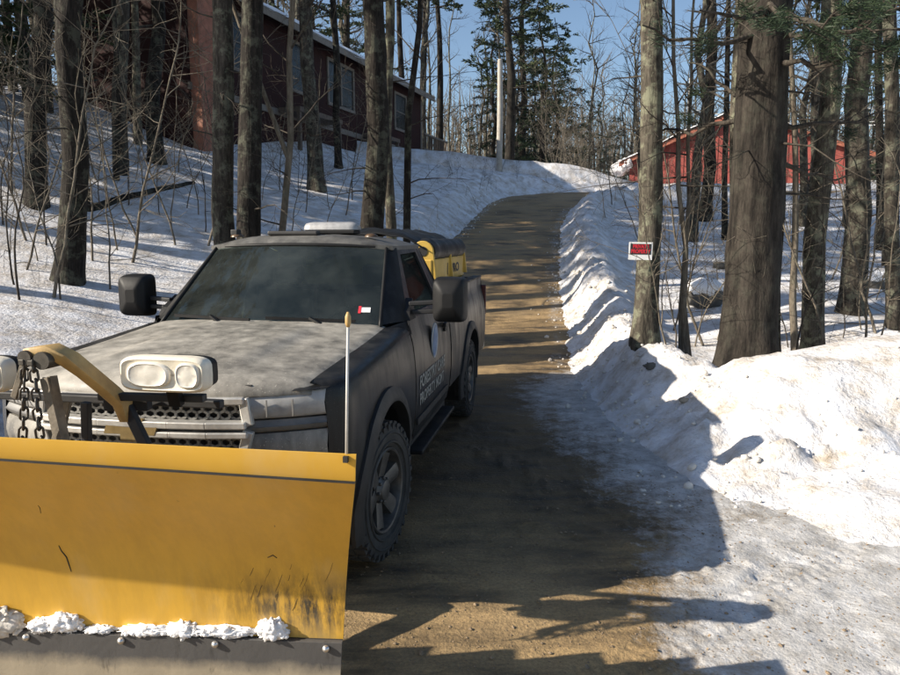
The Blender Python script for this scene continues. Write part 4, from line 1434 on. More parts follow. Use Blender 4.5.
# ------------------------------------------------------------------ the red barn on the right
BA, BB = at(629, 190, 39.0), at(862, 190, 35.5)
BA.z = BB.z = 0
bu = (BB - BA).normalized()
bn = Vector((-bu.y, bu.x, 0))                        # into the barn
BW = (BB - BA).length
barn = empty('red_barn', BA, 0, 'bright red gabled barn seen between the trees on the right', 'barn')
ze = at(629, 161, 39.0).z
zp = at(733, 113, 37.4).z
pk = .47
def bp_(t, d, z):
    p = bu * t + bn * d
    return Vector((p.x, p.y, z))
m = MB()
zg = 2.8
m.prism([bp_(0, 0, zg), bp_(BW, 0, zg), bp_(BW, 0, ze), bp_(BW * pk, 0, zp), bp_(0, 0, ze)], bn * 9)
m.build('wall', M['barn_red'], barn)
bt_ = MB()
for i in range(0, int(BW / .42)):
    t = .2 + i * .42
    top = ze + (zp - ze) * (t / (BW * pk) if t < BW * pk else (BW - t) / (BW * (1 - pk)))
    bt_.prism([bp_(t, -.03, zg), bp_(t + .05, -.03, zg), bp_(t + .05, -.03, top - .1), bp_(t, -.03, top - .1)], bn * .028)
bt_.build('siding_batten', M['barn_red'], barn)
for side in (0, 1):
    tE, tP = (-.55, BW * pk) if side == 0 else (BW + .55, BW * pk)
    sl_ = (zp - ze) / (BW * pk) if side == 0 else (zp - ze) / (BW * (1 - pk))
    zE = ze - .55 * sl_
    m = MB()
    m.prism([bp_(tE, -.4, zE), bp_(tP, -.4, zp), bp_(tP, -.4, zp + .14), bp_(tE, -.4, zE + .14)], bn * 9.8)
    ro = m.build('roof', M['shingle'], barn)
    m = MB()
    m.prism([bp_(tE, -.43, zE - .10), bp_(tP, -.43, zp - .10), bp_(tP, -.43, zp + .12), bp_(tE, -.43, zE + .12)], bn * .028)
    m.build('rake_board', plain('red_trim', (.30, .10, .06), .7), ro)
    P = []
    for t in np.linspace(0, 1, 40):
        row = []
        for d in np.linspace(-.52, 9.2, 14):
            thick = .20 + .10 * float(fbm(t * 6, d * .6, 0, 3, 61 + side)) - (.16 if d < -.5 else 0)
            gap = float(sm(.05, .3, fbm(t * 3.0 + 7, d * .4, 0, 2, 65)))
            if side == 0:
                gap = 0
            row.append(bp_(tE + (tP - tE) * t, d, zE + (zp - zE) * t + .14 + thick * (1 - .8 * gap)))
        P.append(row)
    MB().grid(P).build('roof_snow', M['snowlump'], ro, True)
lp = lump('snow_overhang', bp_(-.55, 1.0, ze - .22), (.75, 3.4, .85), 5, None, .25)
lp.build('snow_overhang', M['snowlump'], barn, True)
wf = MB()
wf.prism([bp_(BW * .80, -.035, ze - 1.2), bp_(BW * .80 + .9, -.035, ze - 1.2), bp_(BW * .80 + .9, -.035, ze - .15), bp_(BW * .80, -.035, ze - .15)], bn * .02)
wfo = wf.build('window_frame', M['white_trim'], barn)
wp = MB()
wp.prism([bp_(BW * .80 + .1, -.05, ze - 1.1), bp_(BW * .80 + .8, -.05, ze - 1.1), bp_(BW * .80 + .8, -.05, ze - .25), bp_(BW * .80 + .1, -.05, ze - .25)], bn * .01)
wp.build('window_pane', M['window_dark'], wfo)

# ------------------------------------------------------------------ poles and wires
x, y, z = ground_hit(499, 172, 30, 60)
pt = at(500, 60, y)
up = MB().tube([(0, 0, -.3), (.02, 0, (pt.z - z) * .5), (pt.x - x, 0, pt.z - z)], [.13, .12, .10], 14)
up.lathe([(0, .10), (.03, .07), (.04, .001)], 'z', 14, (pt.x - x, 0, pt.z - z))
upo = up.build('utility_pole', M['pole'], None, True, sharp=50)
upo.location = (x, y, z)
tag(upo, 'bare pale wooden pole standing in snow past the top of the driveway', 'utility pole')
def cable(name, a, b, sag, lab, r=.018):
    pts = [Vector(a).lerp(Vector(b), t) - Vector((0, 0, sag * 4 * t * (1 - t))) - Vector(a) for t in np.linspace(0, 1, 16)]
    o = MB().tube(pts, r, 5).build(name, M['wire'], None, True)
    o.location = a
    tag(o, lab, 'cable', 'utility wires over the barn')
xw, yw = at(689, 120, 52).x, 52.0
zw = G(xw, yw)
m = MB().tube([(0, 0, -.3), (0, 0, at(689, 78, 52).z - zw)], [.16, .11], 12)
po = m.build('utility_pole', M['pole'], None, True)
po.location = (xw, yw, zw)
tag(po, 'grey utility pole with a crossarm rising behind the red barn', 'utility pole')
MB().bar((-1.1, 0, at(689, 84, 52).z - zw), (1.1, 0, at(689, 84, 52).z - zw), .1, .1).build('crossarm', M['pole'], po)
cable('power_wire', at(682, 112, 52), at(960, 97, 40), .5, 'upper pale wire strung above the red barn roof')
cable('power_wire', at(684, 119, 52), at(960, 113, 40), .5, 'middle pale wire strung above the red barn roof')
cable('power_wire', at(686, 108, 52), at(960, 121, 38), .6, 'lower pale wire strung above the red barn roof', .025)
# ------------------------------------------------------------------ trees
def rot_about(d, axis, ang):
    return Matrix.Rotation(ang, 3, axis) @ d
def wander(start, d, L, n, rng, bend, grav=0.0):
    pts = [Vector(start)]
    d = Vector(d).normalized()
    for i in range(n):
        d = (d + Vector((rng.gauss(0, bend), rng.gauss(0, bend), rng.gauss(0, bend) + grav))).normalized()
        pts.append(pts[-1] + d * (L / n))
    return pts
def pt_on(pts, t):
    f = t * (len(pts) - 1)
    i = min(int(f), len(pts) - 2)
    return pts[i].lerp(pts[i + 1], f - i), (pts[i + 1] - pts[i]).normalized()
def limb(mb, start, d, L, r, rng, level, maxlevel, spread=.9, kids=5, up=.03, sides=(6, 4, 3, 3)):
    n = (7, 5, 4, 3)[min(level, 3)]
    pts = wander(start, d, L, n, rng, (.10, .15, .18, .2)[min(level, 3)], up)
    rad = [max(.0022, r * (1 - .86 * i / n)) for i in range(n + 1)]
    mb.tube(pts, rad, sides[min(level, 3)], False)
    if level >= maxlevel:
        return
    for k in range(kids if level == 0 else max(3, kids - 1)):
        t = rng.uniform(.18, 1.0)
        p, dd = pt_on(pts, t)
        ax = dd.orthogonal().normalized()
        ax = rot_about(ax, dd, rng.uniform(0, 2 * math.pi))
        nd = rot_about(dd, ax, rng.uniform(.45, 1.05) * spread)
        limb(mb, p, nd, L * rng.uniform(.32, .58) * (1.15 - .4 * t), r * (1 - .8 * t) * .62, rng, level + 1, maxlevel, spread, kids, up, sides)
def trunk_mesh(pts, rad, sides, ridges, seed, flare=.35, zf=1.0):
    """trunk with furrowed bark: the ridges are geometry"""
    pts = np.asarray([tuple(p) for p in pts])
    n = len(pts)
    H = pts[-1, 2]
    zs, zz = [], -.35
    while zz < H:
        zs.append(zz)
        zz += (.05 if zz < 6.5 else .5) * zf
    zs.append(H)
    zs = np.array(zs)
    cx, cy = np.interp(zs, pts[:, 2], pts[:, 0]), np.interp(zs, pts[:, 2], pts[:, 1])
    r = np.interp(zs, pts[:, 2], rad)
    an = np.arange(sides) * 2 * math.pi / sides
    A, Z = np.meshgrid(an, zs)
    R = r[:, None] * np.ones_like(A)
    R *= 1 + flare * np.exp(-np.clip(Z + .0, 0, None) / .30) * (1 + .35 * np.cos(A * 3 + seed))
    q = ridges
    nz = fbm(np.cos(A) * q * .5 + seed, np.sin(A) * q * .5, Z * 1.1, 3, seed)
    nz2 = fbm(np.cos(A) * q + 3, np.sin(A) * q, Z * 2.6, 2, seed + 5)
    big = fbm(np.cos(A) * .8, np.sin(A) * .8, Z * .5 + seed, 2, seed + 9)
    R *= 1 + .10 * (np.abs(nz) * 1.6 - .3) + .035 * nz2 + .07 * big
    P = np.stack([cx[:, None] + R * np.cos(A), cy[:, None] + R * np.sin(A), Z], -1)
    return MB().grid(P, wrap=True)
def hardwood(name, base, H, r, lean, seed, mat, label, group, first=4.5, nb=12, maxlevel=2, kids=4, sides=20, ridges=9, dead=4, fork=None, twigmat=None, blen=.28, cat='tree'):
    rng = random.Random(seed)
    root = empty(name, base, 0, label, cat, group)
    n = 9
    pts = [Vector((lean[0] * i / n * H + (rng.gauss(0, .012) * H * .3 if i else 0), lean[1] * i / n * H + (rng.gauss(0, .012) * H * .3 if i else 0), H * i / n)) for i in range(n + 1)]
    rad = [r * (1 - .80 * (i / n)**1.25) for i in range(n + 1)]
    tm_ = trunk_mesh(pts, rad, sides, ridges, seed)
    if fork:
        fz_, fd, fr_ = fork
        p, _ = pt_on(pts, fz_ / H)
        fp = wander(p, fd, H * .55, 6, rng, .04, .03)
        tm_.tube(fp, [fr_ * (1 - .75 * i / 6) for i in range(7)], 12, False)
    tm_.build('trunk', mat, root, True)
    cr = MB()
    for k in range(nb):
        h = first + (H - first) * ((k + rng.random()) / nb)**.85
        p, dd = pt_on(pts, min(.985, h / H))
        az = rng.uniform(0, 2 * math.pi)
        elv = rng.uniform(.25, .95)
        d = Vector((math.cos(az) * math.cos(elv), math.sin(az) * math.cos(elv), math.sin(elv)))
        limb(cr, p, d, H * blen * rng.uniform(.6, 1.1) * (1.15 - .55 * h / H), r * .34 * (1.1 - .7 * h / H), rng, 0, maxlevel, .9, kids)
    for k in range(dead):
        h = rng.uniform(1.2, min(first + 1.5, 5.5))
        p, dd = pt_on(pts, h / H)
        az = rng.uniform(0, 2 * math.pi)
        limb(cr, p, Vector((math.cos(az), math.sin(az), rng.uniform(-.1, .35))), rng.uniform(.6, 1.7), .011 + .02 * r, rng, 1, 3, .8, 4, 0)
    cr.build('crown', twigmat or M['twig_dark'], root, True, fix=False)
    return root
def place_px(px, py):
    return ground_hit(px, py, 4, 60)
def tree_px(name, bpx, bpy_, tpx, wpx, seed, mat, label, D=None, H=15, group='trees in the roadside wood', **kw):
    """bpx, bpy_: foot in the photo; tpx: column where the trunk leaves the top of the photo; wpx: width there"""
    if D is None:
        x, y, z = place_px(bpx, bpy_)
    else:
        x, y = at(bpx, bpy_, D).x, D
        z = G(x, y)
    d = y * 1.0
    # lean in x so the trunk passes the right column at the top of the photo
    p0 = at(tpx, 0, y)
    hz = max(1.0, p0.z - z)
    lean = ((p0.x - x) / hz, 0.0)
    r = wpx * d / FPX / 2
    return hardwood(name, (x, y, z - .05), H, r, (lean[0], RNG.uniform(-.01, .01)), seed, mat, label, group, **kw)

g = 'trees in the roadside wood'
# right of the driveway
t_sign = tree_px('tree', 644, 338, 654, 23, 1, M['bark_lichen'], 'pale lichen-covered tree carrying the red and white sign', first=5.6, dead=3, sides=26, H=14)
tree_px('tree', 704, 220, 712, 12, 2, M['bark_dark'], 'slim dark tree in front of the red barn', dead=5, sides=14)
tree_px('pine_tree', 747, 356, 776, 52, 3, M['bark_pine'], 'thickest dark rough-barked pine trunk behind the right snowbank', D=7.7, H=17, sides=40, ridges=11, dead=5, first=5.2, nb=14)
tree_px('tree', 738, 330, 741, 15, 4, M['bark_lichen'], 'pale sunlit trunk half hidden behind the thick pine', D=10.2, dead=3)
tree_px('tree', 814, 342, 826, 21, 5, M['bark_lichen'], 'straight grey lichen-blotched trunk right of the thick pine', D=9.2, dead=4, sides=24)
tree_px('tree', 851, 313, 862, 23, 6, M['bark_grey'], 'leaning grey-brown trunk whose foot shows in the snow', dead=5, sides=24)
tree_px('tree', 896, 320, 890, 14, 7, M['bark_grey'], 'slender tree beside the leaning grey-brown trunk', D=10.5, dead=4)
tree_px('tree', 777, 345, 786, 9, 8, M['bark_grey'], 'thin grey tree growing close beside the thick pine', D=9.0, H=9, dead=3, sides=12, first=3.5)
tree_px('tree', 797, 346, 790, 7, 9, M['twig'], 'thin crooked tree left of the lichen-blotched trunk', D=8.9, H=7.5, dead=3, sides=10, first=3)
tree_px('tree', 806, 340, 850, 6, 10, M['twig'], 'thin slanting stem crossing the lichen-blotched trunk', D=9.8, H=6, dead=2, sides=10, first=2.5)
tree_px('tree', 690, 345, 672, 6, 11, M['twig'], 'thin crooked stem in the brush beside the sign tree', D=8.6, H=6.5, dead=4, sides=10, first=2.4)
tree_px('tree', 682, 344, 694, 5, 12, M['twig'], 'twin thin stem leaning in the brush by the sign tree', D=8.7, H=6, dead=4, sides=10, first=2.0)
tree_px('tree', 725, 240, 728, 6, 13, M['bark_dark'], 'narrow dark tree standing near the barn wall', dead=4, sides=10)
tree_px('tree', 880, 250, 878, 8, 14, M['bark_dark'], 'narrow dark tree at the barn corner', dead=4, sides=10)
# left of the driveway
tree_px('tree', 68, 282, 74, 25, 21, M['bark_dark'], 'forked dark trunk standing by the snow mound beside the truck', dead=6, sides=26, fork=(3.2, Vector((-.10, .02, 1)), .13))
tree_px('tree', 36, 205, 32, 19, 22, M['bark_dark'], 'straight dark trunk behind the forked trunk', dead=6, sides=18)
tree_px('tree', 116, 180, 114, 5, 23, M['bark_dark'], 'very thin dark tree past the fallen log', dead=4, sides=8)
tree_px('tree', 156, 162, 153, 14, 24, M['bark_dark'], 'dark tree with a broken foot in front of the house', dead=5, sides=14)
tree_px('tree', 227, 236, 221, 22, 25, M['bark_grey'], 'left stem of the tall twin trunks behind the truck cab', D=9.6, dead=5, sides=24)
tree_px('tree', 247, 236, 245, 24, 26, M['bark_dark'], 'right stem of the tall twin trunks behind the truck cab', D=9.3, dead=6, sides=24)
tree_px('tree', 272, 232, 292, 8, 27, M['twig'], 'slim forked tree right of the twin trunks', D=9.8, H=9, dead=5, sides=12, first=2.6, fork=(2.7, Vector((-.35, 0, 1)), .035))
tree_px('tree', 317, 190, 304, 15, 28, M['bark_grey'], 'grey trunk leaning to the house window', dead=4, sides=18)
tree_px('tree', 339, 168, 335, 7, 29, M['bark_dark'], 'slim dark tree before the wide house window', dead=4, sides=12)
tree_px('tree', 371, 226, 373, 24, 30, M['bark_dark'], 'thick dark trunk rising behind the roof beacon', D=10.6, dead=4, sides=26)
tree_px('tree', 389, 222, 389, 11, 31, M['bark_lichen'], 'sunlit pale trunk touching the thick dark trunk', D=12.5, dead=3, sides=14)
tree_px('tree', 400, 222, 418, 8, 32, M['bark_dark'], 'slim dark tree leaning over the driveway edge', D=11.0, dead=3, sides=14, H=11)
# ------------------------------------------------------------------ saplings and brush (own kind each, then copies)
def sapling(name, H, r, seed, mat, nb=9, crook=.05, label='', group=''):
    rng = random.Random(seed)
    m = MB()
    pts = wander((0, 0, -.1), (rng.gauss(0, .10), rng.gauss(0, .10), 1), H, 14, rng, .10, .085)
    m.tube(pts, [max(.0022, r * (1 - .88 * (i / 14)**.8)) for i in range(15)], 6, False)
    for k in range(nb):
        t = rng.uniform(.15, .97)
        p, dd = pt_on(pts, t)
        az = rng.uniform(0, 2 * math.pi)
        d = Vector((math.cos(az), math.sin(az), rng.uniform(.1, 1.1)))
        limb(m, p, d, H * rng.uniform(.12, .34) * (1.2 - .6 * t), r * .5 * (1 - .6 * t), rng, 1, 2, .85, 5, .03, (5, 4, 3, 3))
    o = m.build(name, mat, None, True, fix=False)
    return o
sap_kinds = []
for i in range(9):
    H = (3.4, 2.6, 4.4, 1.7, 3.0, 5.2, 2.1, 1.2, 3.8)[i]
    sap_kinds.append(sapling('sapling', H, .005 + .0031 * H, 100 + i, M['twig'] if i % 3 else M['twig_dark'], nb=int(7 + H * 2.7)))
used_k = set()
def put_sapling(k, x, y, s, rz, label, group, cat='sapling', tilt=0.0):
    o = sap_kinds[k]
    if k in used_k:
        o = o.copy()
        COL.objects.link(o)
    used_k.add(k)
    o.location = (x, y, G(x, y) - .02)
    o.rotation_euler = (tilt, 0, rz)
    o.scale = (s, s, s)
    tag(o, label, cat, group)
    return o
LM = [('the forked dark trunk', 68, 282), ('the fallen log', 140, 198), ('the twin trunks', 240, 236), ('the thick dark trunk behind the truck', 371, 226), ('the grey trunk leaning to the house', 317, 190), ('the dark tree with a broken foot', 156, 162), ('the straight dark trunk', 36, 205),
      ('the sign tree', 644, 338), ('the thick pine', 746, 356), ('the lichen-blotched trunk', 814, 342), ('the leaning grey-brown trunk', 851, 313), ('the slim tree before the barn', 704, 220), ('the narrow tree by the barn', 880, 250)]
SAPH = (3.4, 2.6, 4.4, 1.7, 3.0, 5.2, 2.1, 1.2, 3.8)
def sap_label(px, py, h, k):
    lm = min(LM, key=lambda q: (q[1] - px)**2 + (q[2] - py)**2)[0]
    size = 'knee-high' if h < .9 else 'waist-high' if h < 1.6 else 'head-high' if h < 2.4 else 'tall' if h < 3.6 else 'very tall'
    return f"{size} bare {'tan' if k % 3 else 'dark'} sapling in the snow by {lm}"
rs = random.Random(5)
SAPL = [(15, 285), (24, 270), (38, 262), (52, 297), (60, 300), (8, 260), (100, 210), (92, 262), (128, 205), (146, 200), (172, 230), (140, 240), (186, 208), (198, 215), (205, 232), (118, 250), (160, 215),
        (98, 180), (60, 178), (12, 192), (178, 172), (287, 205), (298, 195), (305, 212), (352, 200), (345, 215), (330, 210), (280, 190), (410, 210), (262, 200), (80, 240), (110, 290), (46, 245), (28, 240), (135, 180), (215, 190), (325, 232), (290, 236), (3, 225), (75, 190), (20, 300), (130, 262), (176, 246), (206, 246)]
for i, (px, py) in enumerate(SAPL):
    x, y, z = ground_hit(px, py, 5, 40)
    k = (0, 2, 4, 5, 8, 1, 0, 2)[i % 8]
    sc_ = rs.uniform(.75, 1.15) * (1.25 if i > 39 else 1)
    put_sapling(k, x, y, sc_, rs.uniform(0, 6.28), sap_label(px, py, SAPH[k] * sc_, k), 'saplings on the slope below the house', tilt=rs.gauss(0, .025))
SAPR = [(660, 330), (668, 345), (676, 348), (684, 342), (694, 346), (700, 340), (672, 330), (706, 346), (716, 340), (780, 352), (790, 348), (800, 350), (835, 345), (842, 338), (870, 340), (878, 335), (886, 340), (862, 330), (895, 345),
        (655, 290), (690, 275), (725, 262), (800, 290), (830, 280), (875, 300), (720, 300), (812, 310), (868, 275), (700, 240), (760, 230), (640, 240), (612, 205), (606, 218), (665, 232), (835, 240), (890, 235), (740, 215), (790, 225), (860, 215)]
for i, (px, py) in enumerate(SAPR):
    x, y, z = ground_hit(px, py, 6.3, 45)
    if y < 7.5 and x > 2:
        y = 7.6 + rs.uniform(0, .8)
        x = (px - 450) / FPX * y
    k = (4, 1, 6, 0, 8, 3, 2, 5)[i % 8]
    sc_ = rs.uniform(.7, 1.1)
    put_sapling(k, x, y, sc_, rs.uniform(0, 6.28), sap_label(px, py, SAPH[k] * sc_, k), 'saplings in the wood by the barn', tilt=rs.gauss(0, .08))
# low brush along the top of the left driveway bank
for i in range(26):
    px, py = rs.uniform(405, 520), rs.uniform(160, 208)
    if py > 200 - (px - 405) * .16 + 8:
        py = 196 - (px - 405) * .16
    x, y, z = ground_hit(px, py, 10, 60)
    put_sapling((3, 7, 6)[i % 3], x, y, rs.uniform(.35, .7), rs.uniform(0, 6.28), 'low dark brush poking through the bank above the driveway', 'low brush on the driveway bank', 'shrub')
# thicket past the top of the driveway, left of the barn
for i in range(60):
    Y = rs.uniform(33, 50)
    px = rs.uniform(545, 650) if i % 5 else rs.uniform(450, 545)
    x = (px - 450) / FPX * Y
    k, sc_ = (0, 2, 4, 5, 8)[i % 5], rs.uniform(.9, 1.5)
    put_sapling(k, x, Y, sc_, rs.uniform(0, 6.28), ('low ' if SAPH[k] * sc_ < 3.6 else 'tall ' if SAPH[k] * sc_ < 5.2 else 'very tall ') + ('tan' if k % 3 else 'dark') + ' bare brush in the thicket ' + ('left of the red barn' if i % 5 else 'behind the pale pole'), 'thicket left of the barn', tilt=rs.gauss(0, .15))
# ------------------------------------------------------------------ conifers
def needles(mb, p, d, L, rng, n, size, droop=0.0, wk=.13):
    """a twig's spray of needle tufts, thin leaf-sized faces"""
    d = d.normalized()
    side = d.cross(Vector((0, 0, 1)))
    side = side.normalized() if side.length > .1 else Vector((1, 0, 0))
    V, F = [], []
    for i in range(n):
        t = rng.random()
        c = p + d * (L * t) + Vector((rng.gauss(0, .03), rng.gauss(0, .03), rng.gauss(0, .03) - droop * t * t * L))
        dirv = (d * rng.uniform(.1, 1.0) + side * rng.uniform(-1, 1) + Vector((0, 0, rng.uniform(-.35, .45)))).normalized()
        w = dirv.cross(Vector((rng.gauss(0, 1), rng.gauss(0, 1), rng.gauss(0, 1)))).normalized()
        a = size * rng.uniform(.6, 1.3)
        b = a * wk
        k = len(V)
        V += [c - w * b, c + dirv * a * .5 - w * b * 1.3, c + dirv * a, c + dirv * a * .5 + w * b * 1.3]
        F.append((k, k + 1, k + 2, k + 3))
    mb.add(V, F)
def conifer(name, H, r, seed, mat, z0, nwh, blen, dens, size, droop, gaps=.15, bark='bark_pine', sparse=False):
    rng = random.Random(seed)
    root = empty(name, (0, 0, 0))
    n = 8
    pts = [Vector((rng.gauss(0, .04) * i, rng.gauss(0, .04) * i, H * i / n)) for i in range(n + 1)]
    rad = [r * (1 - .93 * (i / n)) + .01 for i in range(n + 1)]
    tk = MB().tube([pts[0] - Vector((0, 0, .4))] + pts, [r * 1.15] + rad, 12, False)
    cr, br = MB(), tk
    for k in range(nwh):
        t = (k + rng.random() * .7) / nwh
        h = z0 + (H - z0) * t
        p, _ = pt_on(pts, min(.99, h / H))
        for j in range(rng.randint(3, 5)):
            if rng.random() < gaps:
                continue
            az = rng.uniform(0, 2 * math.pi)
            L = blen * (1 - t * .82)**(.8) * rng.uniform(.55, 1.15)
            d = Vector((math.cos(az), math.sin(az), rng.uniform(-.12, .30) - droop * .3))
            bp = wander(p, d, L, 5, rng, .07, -.02 * droop + .02)
            br.tube(bp, [max(.004, r * .16 * (1 - .85 * i / 5)) for i in range(6)], 4, False)
            m = max(3, int(L * 3.2))
            for q in range(m):
                tt = rng.uniform(.30 if not sparse else .5, 1.0)
                c, dd = pt_on(bp, tt)
                sd = (dd + Vector((rng.gauss(0, .6), rng.gauss(0, .6), rng.gauss(0, .18)))).normalized()
                needles(cr, c, sd, L * .26 + .12, rng, dens, size, droop * .4)
    tk.build('trunk', M[bark], root, True)
    cr.build('crown', mat, root, False, fix=False)
    return root
con_a = conifer('pine_tree', 19, .27, 201, M['needle'], 3.0, 18, 3.6, 30, .22, .15, .12)
con_b = conifer('hemlock_tree', 14, .20, 202, M['needle_dark'], .8, 20, 2.9, 28, .19, .8, .06)
con_c = conifer('pine_tree', 16, .22, 203, M['needle'], 5.5, 13, 3.2, 26, .22, .1, .2)
con_d = conifer('hemlock_tree', 10, .15, 204, M['needle_dark'], .4, 17, 2.4, 26, .18, .8, .06)
con_e = conifer('pine_tree', 21, .24, 205, M['needle'], 9.5, 12, 3.0, 24, .24, .2, .2)
used_c = set()
def put_conifer(src, x, y, s, rz, label, group, sz=None):
    o = src
    if src.name in used_c:
        o = copy_tree(src)
    used_c.add(src.name)
    o.location = (x, y, G(x, y) - .1)
    o.rotation_euler = (0, 0, rz)
    o.scale = (s, s, sz or s)
    tag(o, label, 'tree', group)
    return o
X = lambda px, Y: (px - 450) / FPX * Y
put_conifer(con_a, X(508, 41), 41, 1.05, .4, 'tall pine behind the bare pale pole', 'conifers past the top of the driveway')
put_conifer(con_b, X(492, 49), 49, .85, 1.4, 'dark hemlock left of the tall pine', 'conifers past the top of the driveway')
put_conifer(con_d, X(553, 47), 47, 1.05, 2.2, 'dark hemlock right of the tall pine', 'conifers past the top of the driveway')
put_conifer(con_d, X(532, 52), 52, .9, 4.2, 'small dark hemlock among the trees behind the tall pine', 'conifers past the top of the driveway')
for i, (px, Y, s, k) in enumerate(((540, 46, .85, con_b), (520, 50, 1.05, con_a), (590, 62, .8, con_d), (515, 64, .9, con_b), (548, 70, 1.0, con_d), (610, 66, .7, con_d))):
    put_conifer(k, X(px, Y), Y, s, i * 1.3, ('dense hemlock' if k is con_b else 'small hemlock' if k is con_d else 'tall dark pine') + ' in the far wood beyond the driveway' + (' near the pale pole' if 465 < px < 540 else ' toward the barn' if px > 540 else ' toward the house'), 'far conifers beyond the driveway')
for i, (px, Y, s, k) in enumerate(((424, 50, 1.1, con_e), (440, 54, 1.15, con_e), (404, 52, 1.1, con_e), (352, 46, 1.1, con_e), (318, 44, 1.0, con_c), (282, 48, 1.15, con_e), (380, 60, 1.2, con_c), (262, 42, 1.0, con_b))):
    put_conifer(k, X(px, Y), Y, s, i * 1.7, ('high-crowned' if k is con_e else 'dense' if k is con_b else 'thin') + ' pine behind the red house ' + ('beyond its deck' if px > 400 else 'over its wide window' if px > 310 else 'near its chimney'), 'pines behind the house')
for i, (px, Y, s, k) in enumerate(((898, 46, .9, con_b), (935, 40, 1.0, con_c), (860, 60, .8, con_b), (800, 66, .75, con_d), (760, 64, .7, con_c), (970, 50, 1.0, con_b), (715, 70, .8, con_d))):
    put_conifer(k, X(px, Y), Y, s, i * 2.1, ('dense hemlock' if k is con_b else 'small hemlock' if k is con_d else 'thin-crowned pine') + ' in the wood behind the red barn', 'conifers behind the barn')
# pine boughs hanging into the top right: on the thick pine and a second pine beyond the picture's edge
def bough_set(parent_root, specs, seed):
    rng = random.Random(seed)
    br, cr = MB(), MB()
    for (a, b, fol) in specs:
        a, b = Vector(a), Vector(b)
        L = (b - a).length
        pts = [a.lerp(b, i / 8) + Vector((0, rng.gauss(0, .05), -.10 * math.sin(i / 8 * math.pi) + rng.gauss(0, .03))) * (1 if 0 < i else 0) for i in range(9)]
        br.tube(pts, [max(.006, .034 * (1 - .8 * i / 8)) for i in range(9)], 7, False)
        for k in range(int(L * 5)):
            t = rng.uniform(.15, 1)
            c, dd = pt_on(pts, t)
            sd = (dd + Vector((rng.gauss(0, .8), rng.gauss(0, .8), rng.gauss(0, .35)))).normalized()
            l2 = rng.uniform(.2, .75)
            tp_ = wander(c, sd, l2, 4, rng, .15, 0)
            br.tube(tp_, [.008, .006, .005, .004, .003], 4, False)
            if rng.random() < fol:
                for q in range(4):
                    e, d2 = pt_on(tp_, rng.uniform(.4, 1))
                    needles(cr, e, (d2 + Vector((rng.gauss(0, .5), rng.gauss(0, .5), rng.gauss(0, .3)))), .16, rng, 60, .085, 0, .035)
    b = br.build('dead_branches', M['twig_dark'], parent_root, True, fix=False)
    if cr.n:
        cr.build('needle_boughs', M['needle_dark'], parent_root, False, fix=False)
big = [o for o in bpy.data.objects if o.name == 'pine_tree'][0]
big = [o for o in bpy.data.objects if o.get('label', '').startswith('thickest dark')][0]
bl = lambda px, py, Y: at(px, py, Y) - big.location
bough_set(big, [(bl(765, 38, 7.7), bl(640, 28, 7.2), .12), (bl(770, 95, 7.7), bl(690, 60, 8.4), .1), (bl(775, 30, 7.7), bl(905, 8, 6.6), .9), (bl(770, 62, 7.7), bl(900, 44, 7.0), .45), (bl(765, 118, 7.7), bl(888, 112, 8.2), .1), (bl(775, 5, 7.7), bl(880, 30, 6.4), 1.0),
               (bl(765, 0, 7.7), bl(830, 22, 6.2), 1.0), (bl(760, 112, 7.7), bl(640, 128, 9.0), .15), (bl(770, 10, 7.7), bl(700, 5, 6.6), .5), (bl(762, 150, 7.7), bl(850, 175, 8.8), .0)], 77)
pe = put_conifer(con_c, 6.6, 8.6, .9, 1.1, 'pine with low boughs beside the thickest pine', 'trees in the roadside wood')
bl2 = lambda px, py, Y: (at(px, py, Y) - pe.location) / .9
def local(p):
    return Matrix.Rotation(-1.1, 3, 'Z') @ p
bough_set(pe, [(local(bl2(985, 20, 8.6)), local(bl2(850, 28, 8.0)), 1.0), (local(bl2(985, 50, 8.6)), local(bl2(880, 55, 8.2)), .9), (local(bl2(985, 0, 8.6)), local(bl2(840, 5, 7.6)), 1.0)], 78)
# ------------------------------------------------------------------ the wood all round: prototypes and copies
protos = []
for i in range(6):
    rng = random.Random(300 + i)
    root = empty('bare_tree', (0, 0, 0))
    H = rng.uniform(13, 18)
    r = rng.uniform(.10, .19)
    pts = [Vector((rng.gauss(0, .05) * k, rng.gauss(0, .05) * k, H * k / 8)) for k in range(9)]
    MB().tube([pts[0] - Vector((0, 0, .5))] + pts, [r * 1.2] + [r * (1 - .85 * k / 8) + .008 for k in range(9)], 10, False).build('trunk', M['bark_grey' if i % 2 else 'bark_lichen'], root, True)
    cr = MB()
    for k in range(16):
        h = 3.0 + (H - 3.2) * ((k + rng.random()) / 16)
        p, _ = pt_on(pts, h / H)
        az = rng.uniform(0, 2 * math.pi)
        elv = rng.uniform(.2, .95)
        limb(cr, p, Vector((math.cos(az) * math.cos(elv), math.sin(az) * math.cos(elv), math.sin(elv))), H * .22 * rng.uniform(.5, 1.1) * (1.15 - .5 * h / H), r * .32, rng, 0, 2, .9, 5)
    cr.build('crown', M['twig' if i % 2 else 'twig_dark'], root, True, fix=False)
    protos.append(root)
used_p = set()
def put_bare(k, x, y, s, rz, label, group):
    o = protos[k]
    if k in used_p:
        o = copy_tree(o)
    used_p.add(k)
    o.location = (x, y, G(x, y) - .1)
    o.rotation_euler = (0, 0, rz)
    o.scale = (s, s, s)
    tag(o, ('tall ' if s > 1.0 else 'slender ' if s < .7 else '') + ('pale ' if k % 2 == 0 else 'dull grey ') + label, 'tree', group)
rs = random.Random(12)
